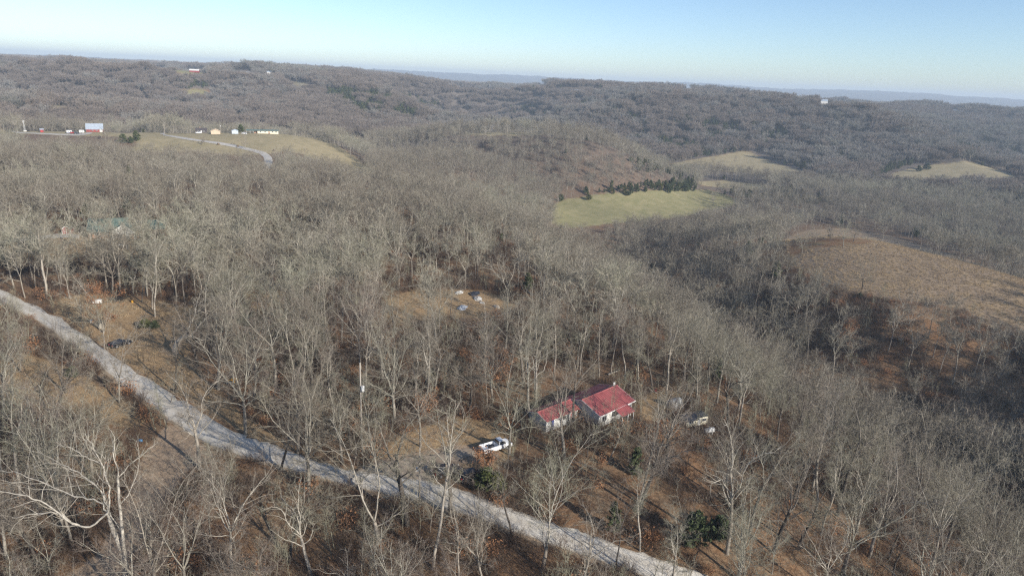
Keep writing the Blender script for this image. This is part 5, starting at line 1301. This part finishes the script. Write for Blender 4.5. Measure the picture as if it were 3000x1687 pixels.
def cedar(u, v, vt, label, k, wide=1.0):
    g = at(u, v); r = rays(u, vt); f = g.y / r[1]; H = max(1.0, CAM_H + r[2] * f - g.z); me, H0 = CED[k]; s = H / H0
    o = empty('cedar_tree', tuple(g), random.uniform(0, 6), scale=(s * wide, s * wide, s)); tag(o, label, 'tree', 'single cedars')
    link('foliage', me, o); link('trunk', CEDTRUNK, o)
for a in ((362, 420, 393, 'olive-green rounded cedar, front one on the ridge field', 0, 1.7), (400, 413, 384, 'dark green cedar behind the rounded one on the ridge field', 0, 1.5), (706, 386, 366, 'bright green pine beside the far blue-grey shed', 2, 1.1), (384, 420, 400, 'shadowed cedar between the two ridge cedars', 1, 1.5),
          (1425, 1440, 1375, 'dark green cedar at the roadside in front of the dark car', 2, 1.4), (1452, 1445, 1385, 'olive cedar right of the roadside dark green one', 2, 1.2), (214, 1105, 1075, 'small yellow-green cedar on the orange road bank', 2, 1.5), (425, 962, 935, 'low dark cedar bush on the grassy bank', 2, 1.8), (455, 962, 940, 'olive scrub cedar beside the low cedar bush', 2, 1.7),
          (2030, 1600, 1500, 'dark green cedar in the wood at lower right', 0, 1.3), (2105, 1580, 1515, 'olive-green cedar beside the dark one at lower right', 2, 1.3), (1795, 1560, 1470, 'thin green cedar beside the road at lower right', 1, 0.9), (2518, 872, 858, 'green ivy-like cedar clump below the crooked tree on the knoll', 2, 1.6), (1860, 1390, 1310, 'olive cedar under trees in front of the red-roofed house', 1, 1.0), (1725, 586, 570, 'green cedar at the left part of the meadow back edge', 2, 1.5), (1642, 590, 570, 'large cedar at the left end of the meadow back edge', 2, 1.5), (1840, 574, 560, 'cedar in the middle of the meadow back edge', 2, 1.6),
          (1960, 566, 546, 'tall cedar at the right end of the meadow back edge', 0, 1.2), (2010, 562, 538, 'dark cedar at the right corner of the meadow', 0, 1.3), (2690, 503, 485, 'dark cedar standing alone in the right tan field', 2, 1.3), (2715, 497, 478, 'second cedar at the back of the right tan field', 2, 1.6), (262, 640, 580, 'dark cedar in the wood behind the red and white shed', 0, 1.2), (375, 625, 580, 'green cedar in the wood behind the green-roofed house', 1, 1.2),
          (1390, 690, 640, 'green cedar in the mid wood left of the meadow', 1, 1.1), (1545, 850, 800, 'olive cedar in the wood below the meadow', 0, 1.1), (1380, 655, 628, 'dark cedar on the wooded ridge above the clearing', 2, 1.2), (1625, 720, 690, 'bright olive cedar at the ravine edge below the meadow', 2, 1.0), (2100, 1120, 1050, 'dark green cedar among trunks above the cream trailer', 1, 1.0), (1900, 820, 770, 'olive cedar at the left rim of the ravine', 2, 1.2)):
    cedar(*a)

def small_things():
    b = at(285, 893); o = empty('white_cabinet', (b.x, b.y, b.z), 0.6); tag(o, 'white boxy cabinet on legs under the brown-leaved oak', 'cabinet')
    MB().box(-1.1, 1.1, -0.45, 0.45, 0.55, 1.35).build('box', M['white'], o, bevel=0.04); MB().box(-0.45, -0.05, -0.48, -0.452, 0.7, 1.2).build('door', M['galv'], o)
    for x in (-1.0, 0.95):
        for y in (-0.38, 0.34): MB().box(x, x + 0.07, y, y + 0.07, -0.1, 0.55).build('leg', M['deck_wood'], o)
    b = at(268, 945); o = empty('white_bucket', (b.x, b.y, b.z)); tag(o, 'small white bucket left of the broken stump', 'bucket')
    MB().tube((0, 0, 0), (0, 0, 0.6), 0.26, 0.32, 12).build('pail', M['white'], o); MB().tube((0, 0, 0.6), (0, 0, 0.64), 0.34, n=12).build('lid', M['white'], o)
    # brush pile
    b = at(352, 880); G = Grow(61); R = G.r
    for k in range(150):
        ph = R.uniform(0, 6.28); rad = abs(R.normal(0, 1.1)); p = np.array([math.cos(ph) * rad * 1.5, math.sin(ph) * rad, 0.05 + max(0, 1.3 - rad * 0.7) * R.uniform(0, 1)]); d = nrm(np.array([R.normal(), R.normal(), R.normal(0, 0.35)]))
        G.stem(p, d, R.uniform(0.8, 2.4), 0.045, 0.015, 3, 0.1, 0, 4, 1)
    v, f = G.mesh('x', None)[1][:2]; o = tag(link('brush_pile', mesh_np('brush_pile', v, f, M['bark_dark'])), 'heap of dark cut branches beside the tall twin trunks', 'brush pile'); o.location = b
    b = at(388, 886); o = empty('orange_drum', (b.x, b.y, b.z)); tag(o, 'small orange drum beside the heap of cut branches', 'drum')
    MB().tube((0, 0, 0), (0, 0, 0.7), 0.28, n=12).build('barrel', M['yellow'], o); MB().tube((0, 0, 0.7), (0, 0, 0.73), 0.29, n=12).build('lid', M['rust'], o)
    b = at(412, 1294); o = empty('blue_barrel', (b.x, b.y, b.z)); tag(o, 'bright blue barrel lying in brush by the dirt track', 'barrel')
    MB().tube((-0.4, 0, 0.28), (0.3, 0, 0.28), 0.22, n=14).build('drum', M['sky_blue'], o, True); MB().tube((0.3, 0, 0.28), (0.33, 0, 0.28), 0.2, n=14).build('lid', M['sky_blue'], o)
    b = at(683, 1120); o = empty('garden_tractor', (b.x, b.y, b.z), 0.5); tag(o, 'small yellow and black garden machine in shade under trees', 'machine')
    MB().prism([(-0.9, 0.45), (0.9, 0.45), (0.95, 0.75), (0.15, 0.95), (-0.9, 0.7)], 'y', -0.3, 0.3).build('bonnet', M['yellow'], o, bevel=0.04)
    MB().box(-0.55, -0.15, -0.24, 0.24, 0.72, 0.82).box(-0.62, -0.55, -0.24, 0.24, 0.72, 1.2).build('seat', M['tarp_dark'], o); MB().tube((0.1, 0, 0.9), (-0.05, 0, 1.25), 0.03).tube((-0.05, 0, 1.25), (-0.07, 0, 1.28), 0.2, n=12).build('steering_wheel', M['tyre'], o)
    for x, r in ((-0.55, 0.36), (0.65, 0.24)):
        for y in (-0.45, 0.45): wheel(o, x, y, r, 0.22)
    MB().box(-0.25, 0.5, -0.55, 0.55, 0.18, 0.34).build('mower_deck', M['yellow'], o, bevel=0.03)
    b = at(672, 1124); o = tag(link('cut_log', None) if False else MB().tube((-0.6, 0, 0.16), (0.6, 0.1, 0.16), 0.17, n=10).build('cut_log', M['cutwood']), 'short pale cut log left of the yellow machine', 'log'); o.location = b; o.rotation_euler = (0, 0, 0.3)
    # scrap in the clearing
    R = random.Random(5)
    for (u, v, lb, mt, sz) in ((1400, 876, 'white crumpled tarp, upper one on the clearing', 'tarp_white', 1.5), (1355, 903, 'grey-white metal scrap heap at the near edge of the clearing', 'galv', 1.6), (1412, 888, 'small white sheet right of the crumpled tarp', 'tarp_white', 0.7), (1390, 862, 'dark tarp heap behind the white crumpled tarp', 'tarp_dark', 1.7), (1345, 858, 'pale rubble patch at the back of the clearing', 'stone', 1.2), (1455, 900, 'pale plank heap right of the clearing', 'cutwood', 1.1)):
        b = at(u, v); o = empty('scrap_heap', (b.x, b.y, b.z), R.uniform(0, 3)); tag(o, lb, 'scrap heap')
        MB().ball((0, 0, 0.05), sz, R.randint(0, 99), 0.12, (1.3, 0.8, 0.42), 14, 8).build('sheet', M[mt], o)
        for k in range(4):
            x = R.uniform(-1, 1) * sz; MB().tube((x, -0.6 * sz, 0.05), (x + R.uniform(-0.6, 0.6), 0.5 * sz, R.uniform(0.3, 0.9)), 0.06, n=5).build('pipe', M['rust' if mt == 'galv' else 'deck_wood'], o)
    # fallen trunks
    for i, (u0, v0, u1, v1, lb) in enumerate(((1150, 848, 1235, 838, 'long pale fallen trunk along the back of the clearing'), (1100, 862, 1140, 866, 'short fallen trunk left of the clearing'), (910, 838, 945, 838, 'fallen pale trunk in the wood left of the clearing'), (1780, 1100, 1816, 1086, 'pale fallen pole among trunks behind the red-roofed house'), (2100, 1262, 2160, 1268, 'thin pale fallen trunk right of the white tank'), (1540, 848, 1562, 872, 'leaning fallen trunk right of the clearing'), (1180, 842, 1210, 858, 'dark fallen limb in the clearing'), (2320, 1270, 2360, 1280, 'pale fallen limb on the leafy right slope'), (395, 1620, 420, 1600, 'pale log beside the dirt track'))):
        a = at(u0, v0); c = at(u1, v1); G = Grow(80 + i); L = (c - a).length
        G.stem(np.array([0, 0, 0.2]), nrm(np.array(c - a)), L, 0.24, 0.1, 6, 0.03, 0, 8, 0)
        for k in range(5): G.stem(np.array((c - a) * G.r.uniform(0.5, 0.95)) + [0, 0, 0.2], nrm(G.r.normal(0, 1, 3) + [0, 0, 0.6]), G.r.uniform(0.7, 1.8), 0.06, 0.02, 3, 0.1, 0, 4, 1)
        t, cr = G.mesh('x', None); o = empty('fallen_trunk', tuple(a)); tag(o, lb, 'fallen trunk'); link('trunk', mesh_np('trunk', t[0], t[1], M['bark_dark' if 'dark' in lb else 'bark_pale'], True), o); link('limbs', mesh_np('limbs', cr[0], cr[1], M['twig']), o)
    for (u, v, lb) in ((640, 425, 'brown hay bale, left of the far road near the bend'), (697, 431, 'dark round bale at the edge of the far road'), (804, 443, 'rusty brown bale right of the far road bend')):
        b = at(u, v); o = empty('hay_bale', (b.x, b.y, b.z)); tag(o, lb, 'hay bale'); m = MB().tube((-0.7, 0, 0.75), (0.7, 0, 0.75), 0.78, n=16); m.build('roll', M['hay'], o, True); MB().tube((-0.25, 0, 0.75), (-0.2, 0, 0.75), 0.8, n=16).tube((0.2, 0, 0.75), (0.25, 0, 0.75), 0.8, n=16).build('twine', M['deck_wood'], o)
small_things()

# ------------------------------------------------------------------ buildings farther off
def gable(u, v, rz, L, W, he, hr, name, label, wall, roof, cat, seams=True, z=None, extra=None, over=0.35, flat=False):
    b = at(u, v); o = empty(name, (b.x, b.y, b.z if z is None else z), rz); tag(o, label, cat)
    gable_walls(L, W, he, hr - 0.08).build('wall', M[wall], o)
    k = (hr - he) / (W / 2); ze = he - over * k + 0.03
    ribbed_roof(-over, L + over, -over, ze, W / 2, hr + 0.03, 0.1, 0.9).build('roof', M[roof], o)
    ribbed_roof(-over, L + over, W + over, ze, W / 2, hr + 0.03, 0.1, 0.9).build('roof', M[roof], o)
    if extra: extra(o)
    return o
def barnx(o):
    MB().box(9.8, 12.1, -0.06, -0.003, 0, 1.9).build('door', M['white_board'], o); MB().box(1.0, 3.0, -0.06, -0.003, 0, 1.9).build('door', M['red_paint'], o)
    for x in (4.2, 7.2): window(o, x, x + 0.8, 0.9, 1.6, 0.0)
gable(253, 387, 0.50, 12.3, 9.5, 2.4, 6.6, 'barn', 'red barn with tall grey-white metal roof on the left ridge', 'red_paint', 'grey_roof', 'barn', extra=barnx)
def shx(o): door(o, 0.6, 1.5, 1.8, 'red_car')
gable(118, 388, 0.58, 2.4, 2.4, 2.2, 2.9, 'shed', 'tiny red shed with pale roof beside the far farm track', 'red_paint', 'grey_roof', 'shed', extra=shx, over=0.25)
def pump():
    b = at(73, 385); o = empty('wind_pump', (b.x, b.y, b.z)); tag(o, 'white wind pump mast on a pale base at far left', 'wind pump')
    for x, y in ((-0.5, -0.5), (0.5, -0.5), (0.5, 0.5), (-0.5, 0.5)): MB().tube((x, y, 0), (x * 0.2, y * 0.2, 8.2), 0.06, 0.05, 6).build('leg', M['white'], o)
    w = MB()
    for k in range(10):
        t = k * math.pi / 5; w.slab([(0.2 * math.cos(t), -0.3, 8.4 + 0.2 * math.sin(t)), (0.9 * math.cos(t - .2), -0.33, 8.4 + 0.9 * math.sin(t - .2)), (0.9 * math.cos(t + .2), -0.27, 8.4 + 0.9 * math.sin(t + .2))], 0.02)
    w.build('wheel', M['white'], o); MB().box(-0.02, 0.02, 0, 1.2, 8.3, 8.7).build('vane', M['white'], o)
    MB().tube((0, 0, -0.5), (0, 0, 0.9), 1.5, 1.3, 16).build('base', M['stone'], o)
pump()
def camper(u, v, rz, label, L, mt, stripe, name='camper_trailer'):
    b = at(u, v); o = empty(name, (b.x, b.y, b.z), rz); tag(o, label, 'trailer')
    MB().prism([(0, 0.5), (L, 0.5), (L + 0.3, 1.1), (L, 2.5), (0.3, 2.7), (-0.1, 2.3)], 'y', 0, 2.2).build('shell', M[mt], o, bevel=0.06)
    MB().box(0.1, L - 0.1, -0.015, -0.002, 0.7, 1.1).build('stripe', M[stripe], o); window(o, L * 0.2, L * 0.4, 1.4, 2.0); window(o, L * 0.6, L * 0.85, 1.4, 2.0)
    for y in (0.1, 2.1): wheel(o, L * 0.45, y, 0.34)
camper(196, 392, 0.62, 'white camper with blue stripe, left one of the pair by the red barn', 3.6, 'white', 'blue')
camper(233, 391, 0.5, 'white camper trailer beside the red barn wall', 3.2, 'white', 'galv')
car(226, 393, 0.6, 'dark blue vehicle parked between the far campers', 'dark_car', True)
car(214, 391.5, 1.4, 'small red vehicle behind the striped far camper', 'red_car', False)
def tanx(o):
    window(o, 1.2, 2.2, 1.0, 2.0); window(o, 6.0, 7.2, 1.0, 2.0); door(o, 4.0, 4.9, 2.05, 'white')
    MB().box(3.2, 3.9, 3.5, 4.2, 3.5, 5.0).build('chimney', M['brick'], o)
gable(574, 388, 0.42, 9.0, 7.0, 2.5, 4.2, 'house', 'dark-roofed house wing left of the far tan gable', 'dark_roof', 'dark_roof', 'house', extra=tanx)
o = gable(618.5, 391.5, -math.pi / 2 + 0.40, 7.5, 7.6, 2.6, 4.3, 'house', 'tan house with its gable facing, on the far ridge', 'tan', 'tan', 'house')
def tanfront(o):
    # the gable end faces the camera: local -x side
    MB().box(-0.05, -0.003, 1.4, 2.5, 0.9, 1.9).build('window', M['glass'], o); MB().box(-0.05, -0.003, 3.4, 5.6, 0.0, 2.1).build('door', M['brick'], o)
tanfront(o)
o = gable(680, 391, -math.pi / 2 + 0.36, 5, 5.2, 2.7, 3.7, 'shed', 'pale blue-grey gabled shed on the far ridge', 'bluegrey', 'grey_roof', 'shed', over=0.25)
MB().box(-0.05, -0.003, 2.0, 3.3, 0, 2.0).build('door', M['bluegrey'], o)
def mob(o):
    for x in (8.2, 11.5, 18.5, 22): window(o, x, x + 1.2, 1.2, 2.1)
    door(o, 15.4, 16.3, 2.1, 'brick'); MB().box(7.2, 7.35, -3.0, -0.1, 0, 0.8).build('step', M['deck_wood'], o)
def mobile_home():
    b = at(722, 391.5); rz = 0.35
    o = empty('mobile_home', (b.x, b.y, b.z), rz); tag(o, 'long cream mobile home with green roof and open carport, far ridge', 'mobile home')
    m = MB().prism([(0, -0.5), (5.0, -0.5), (5.0, 2.7), (2.5, 3.35), (0, 2.7)], 'x', 9.5, 27.5); m.build('wall', M['cream'], o)
    ribbed_roof(0, 28, -0.6, 2.62, 2.5, 3.5, 0.1, 0.9).build('roof', M['green_roof'], o); ribbed_roof(0, 28, 5.6, 2.62, 2.5, 3.5, 0.1, 0.9).build('roof', M['green_roof'], o)
    for x in (0.2, 3.2, 6.3): MB().box(x, x + 0.12, -0.4, -0.28, -0.3, 2.6).build('carport_post', M['white'], o)
    MB().box(6.5, 9.45, 2.0, 4.8, 0, 2.5).build('store', M['brick'], o)
    for x in (11.5, 15.5, 22, 25): window(o, x, x + 1.1, 1.2, 2.1)
    door(o, 19, 19.9, 2.1, 'brick'); MB().box(18.6, 20.4, -1.3, -0.05, -0.3, 0.3).build('step', M['deck_wood'], o)
mobile_home()
car(716, 393, 0.2, 'white car parked in front of the open carport', 'white_car', False)
# red and white shed with the gambrel gable, and the green-roofed house behind the bare trees
def gambrel():
    b = at(182.5, 687); rz = math.pi / 2 + 0.30
    o = empty('shed', (b.x, b.y, b.z), rz - math.pi / 2); tag(o, 'red gambrel shed with white trim, half hidden among bare trees', 'shed')
    W = 2.9; D = 3.8; pf = [(0, -0.3), (W, -0.3), (W, 1.75), (W * 0.82, 2.6), (W / 2, 3.05), (W * 0.18, 2.6), (0, 1.75)]
    MB().prism(pf, 'y', 0, D).build('wall', M['red_paint'], o)
    r = MB(); q = pf[2:7]
    for i in range(4):
        (x0, z0), (x1, z1) = q[i], q[i + 1]; r.slab([(x0, -0.12, z0 + 0.06), (x0, D + 0.12, z0 + 0.06), (x1, D + 0.12, z1 + 0.06), (x1, -0.12, z1 + 0.06)], 0.06)
    r.build('roof', M['dark_roof'], o)
    t = MB()
    for i in range(4):
        (x0, z0), (x1, z1) = q[i], q[i + 1]; t.prism([(x0, z0 + 0.02), (x1, z1 + 0.02), (x1 * 0.9 + W / 2 * 0.1, z1 - 0.22), (x0 * 0.9 + W / 2 * 0.1, z0 - 0.22)], 'y', -0.16, -0.1)
    for x in (0.0, W - 0.16): t.box(x, x + 0.16, -0.09, -0.003, 0, 1.75)
    t.build('trim', M['white'], o)
    for x in (0.62, 1.48):
        d = MB().box(x, x + 0.8, -0.05, -0.004, 0.1, 1.95).build('door', M['red_paint'], o)
        e = MB()
        for a in (x, x + 0.7): e.box(a, a + 0.1, -0.08, -0.052, 0.1, 1.95)
        for zz in (0.1, 1.0, 1.85): e.box(x + 0.102, x + 0.698, -0.08, -0.052, zz, zz + 0.1)
        e.build('door_trim', M['white'], d)
gambrel()
def green_house():
    b = at(258, 700); c = at(335, 698); rz = math.atan2(c.y - b.y, c.x - b.x)
    o = empty('house', (b.x, b.y, b.z), rz); tag(o, 'big green-roofed house with white gable, behind trees at left', 'house')
    def wing(x0, x1, y0, y1, he, hr, wall, ridge='x'):
        W = y1 - y0; L = x1 - x0
        m = MB()
        if ridge == 'x':
            m.prism([(y0, -0.5), (y1, -0.5), (y1, he), ((y0 + y1) / 2, hr - 0.1), (y0, he)], 'x', x0, x1); m.build('wall', M[wall], o)
            for s in (0, 1):
                ye, yr = (y0 - 0.4, (y0 + y1) / 2) if s == 0 else (y1 + 0.4, (y0 + y1) / 2); ribbed_roof(x0 - 0.4, x1 + 0.4, ye, he - 0.12, yr, hr + 0.02, 0.1, 0.8).build('roof', M['green_roof'], o)
        else:
            xm = (x0 + x1) / 2; m.prism([(x0, -0.5), (x1, -0.5), (x1, he), (xm, hr - 0.1), (x0, he)], 'y', y0, y1); m.build('wall', M[wall], o)
            for xa, xb in ((x0 - 0.4, xm), (x1 + 0.4, xm)):
                r = MB(); q = [(xa, y0 - 0.4, he - 0.12), (xb, y0 - 0.4, hr + 0.02), (xb, y1 + 0.4, hr + 0.02), (xa, y1 + 0.4, he - 0.12)]; r.slab(q if xa > xb else q[::-1], 0.1); r.build('roof', M['green_roof'], o)
    wing(0, 12, 1, 10, 3.0, 6.2, 'brick'); wing(8.2, 15.2, -2.0, 5, 3.0, 5.4, 'white_board', 'y'); wing(14.5, 24.5, 1.5, 9.5, 2.8, 5.2, 'brick')
    MB().box(8.6, 14.8, -2.06, -2.003, -0.3, 1.6).build('brick_front', M['brick'], o); window(o, 10, 11.2, 0.8, 1.9, -2.07); window(o, 2, 3.2, 1.0, 2.0, 1.0); window(o, 5, 6.2, 1.0, 2.0, 1.0); window(o, 18, 19.4, 1, 2, 1.5); door(o, 12.4, 13.3, 2.0, 'white', -2.07)
    for x in (1.0, 4.0, 7.4): MB().box(x, x + 0.14, -1.2, -1.06, -0.3, 2.7).build('porch_post', M['white'], o)
    MB().slab([(0.4, -1.4, 2.65), (8.0, -1.4, 2.65), (8.0, 0.55, 3.15), (0.4, 0.55, 3.15)], 0.1).build('porch_roof', M['green_roof'], o)
green_house()
def tractor(u, v, rz, label):
    b = at(u, v); o = empty('tractor', (b.x, b.y, b.z), rz); tag(o, label, 'tractor')
    MB().box(0.2, 1.7, -0.35, 0.35, 0.7, 1.35).build('bonnet', M['red_car'], o, bevel=0.08); MB().box(-0.9, 0.15, -0.6, 0.6, 0.8, 1.15).build('platform', M['red_car'], o)
    c = MB(); [c.box(x, x + 0.08, y, y + 0.08, 1.15, 2.3) for x in (-0.9, 0.05) for y in (-0.6, 0.52)]; c.box(-1.0, 0.25, -0.7, 0.7, 2.3, 2.4); c.build('cab_frame', M['red_car'], o); MB().box(-0.6, -0.2, -0.25, 0.25, 1.16, 1.7).build('seat', M['tarp_dark'], o)
    for x, y, r in ((-0.5, -0.85, 0.75), (-0.5, 0.85, 0.75), (1.35, -0.6, 0.42), (1.35, 0.6, 0.42)): wheel(o, x, y, r, 0.35)
    MB().tube((1.2, 0.15, 1.3), (1.2, 0.15, 1.9), 0.04, n=6).build('exhaust', M['rust'], o)
tractor(484, 700, 0.4, 'dark red machine right of the green-roofed house among trees'); tractor(520, 690, 1.2, 'bright red machine, right of the other red one among trees')
# scattered far buildings
FARB = [(555, 211, 24, 12, 4.5, 8, 'red_paint', 'white', 'barn', 'far red barn with white roof on the hill at left'), (470, 207, 36, 8, 3, 4.5, 'white', 'white', 'house', 'long low white building left of the far red barn'), (188, 210, 14, 9, 3, 5, 'white', 'grey_roof', 'house', 'white farmhouse among bare trees on the far left hill'), (5, 168, 12, 8, 4, 6, 'white', 'grey_roof', 'house', 'white house at the far left on the horizon'),
        (700, 214, 30, 9, 3, 5, 'white', 'grey_roof', 'house', 'long pale house right of the far red barn'), (782, 217, 9, 8, 4, 6.5, 'white', 'grey_roof', 'house', 'small white house on the far hill, upper centre left'), (1330, 240, 24, 9, 3, 5, 'white', 'grey_roof', 'house', 'pale low house on the far plateau, upper centre'), (1670, 267, 62, 14, 4, 6, 'white', 'grey_roof', 'barn', 'long white poultry house on the plateau, upper centre'), (1590, 258, 16, 9, 3.5, 6, 'tan', 'dark_roof', 'house', 'dark house left of the long white poultry house'),
        (1740, 266, 20, 9, 3, 5, 'white', 'grey_roof', 'house', 'white house right of the long poultry house'), (2010, 266, 8, 8, 5, 8, 'white', 'grey_roof', 'house', 'white farm gable on the plateau left of the tower'), (2128, 283, 12, 8, 4, 6.5, 'white', 'grey_roof', 'house', 'tiny white house right of the plateau gable'), (2335, 302, 30, 10, 4, 6, 'white', 'grey_roof', 'house', 'long white house left of the tall white farmhouse'), (2404, 305, 15, 12, 7, 11, 'white', 'grey_roof', 'house', 'tall white farmhouse standing out on the right plateau'),
        (2450, 311, 14, 9, 3, 5.5, 'white', 'grey_roof', 'house', 'white outbuilding right of the tall white farmhouse'), (2472, 310, 9, 8, 4, 6.5, 'white', 'grey_roof', 'house', 'small white house farther right on the plateau'), (2790, 328, 14, 9, 4, 6, 'white', 'grey_roof', 'house', 'white house at far right on the plateau, left of the pair'), (2812, 330, 16, 9, 3.5, 5.5, 'white', 'grey_roof', 'house', 'white house at far right on the plateau, right of the pair'), (2960, 353, 9, 8, 4, 6, 'white', 'grey_roof', 'house', 'last white house near the right edge, on the plateau')]
for (u, v, L, W, he, hr, wl, rf, nm, lb) in FARB:
    b = at(u, v); wpx = [q[2] for q in FARCLEAR if (q[0], q[1]) == (u, v) or abs(q[0] - u) < 3][0] * 1.5
    k = min(1.6, max(0.45, wpx * math.hypot(b.x, b.y) / 2150 / L)); L, W, he, hr = L * k, W * k, he * k, hr * k
    gable(u, v, -math.atan2(b.x, b.y) + (-0.2 + (int(u) % 5) * 0.1), L, W, he, hr, nm, lb, wl, rf, nm, z=b.z - 0.3)
b = at(2187, 268); o = empty('water_tower', (b.x, b.y, b.z)); tag(o, 'slim white water tower far off below the blue hills', 'water tower')
MB().tube((0, 0, -2), (0, 0, 30), 2.0, 1.6, 12).build('shaft', M['white'], o, True); MB().ball((0, 0, 34), 6, sq=(1, 1, 0.8)).build('tank', M['white'], o, True)
# ------------------------------------------------------------------ the air
def build_haze():
    s = 12500.0; z0 = -420.0; z1 = 140.0
    V = [(x, y, z) for z in (z0, z1) for x, y in ((-s, -s), (s, -s), (s, s), (-s, s))]
    F = [(0, 3, 2, 1), (4, 5, 6, 7), (0, 1, 5, 4), (1, 2, 6, 5), (2, 3, 7, 6), (3, 0, 4, 7)]
    m = bpy.data.materials.new('pale_air'); m.use_nodes = True; nt = m.node_tree
    for n in list(nt.nodes):
        if n.type == 'BSDF_PRINCIPLED': nt.nodes.remove(n)
    pv = nt.nodes.new('ShaderNodeVolumePrincipled'); pv.inputs['Color'].default_value = (0.72, 0.85, 1.0, 1); pv.inputs['Density'].default_value = 0.000145; pv.inputs['Anisotropy'].default_value = 0.0
    nt.links.new(pv.outputs['Volume'], nt.nodes['Material Output'].inputs['Volume'])
    o = link('haze', mesh_np('haze', V, F, m)); tag(o, 'thin pale blue haze over the far hills', 'haze', kind='stuff')
build_haze()
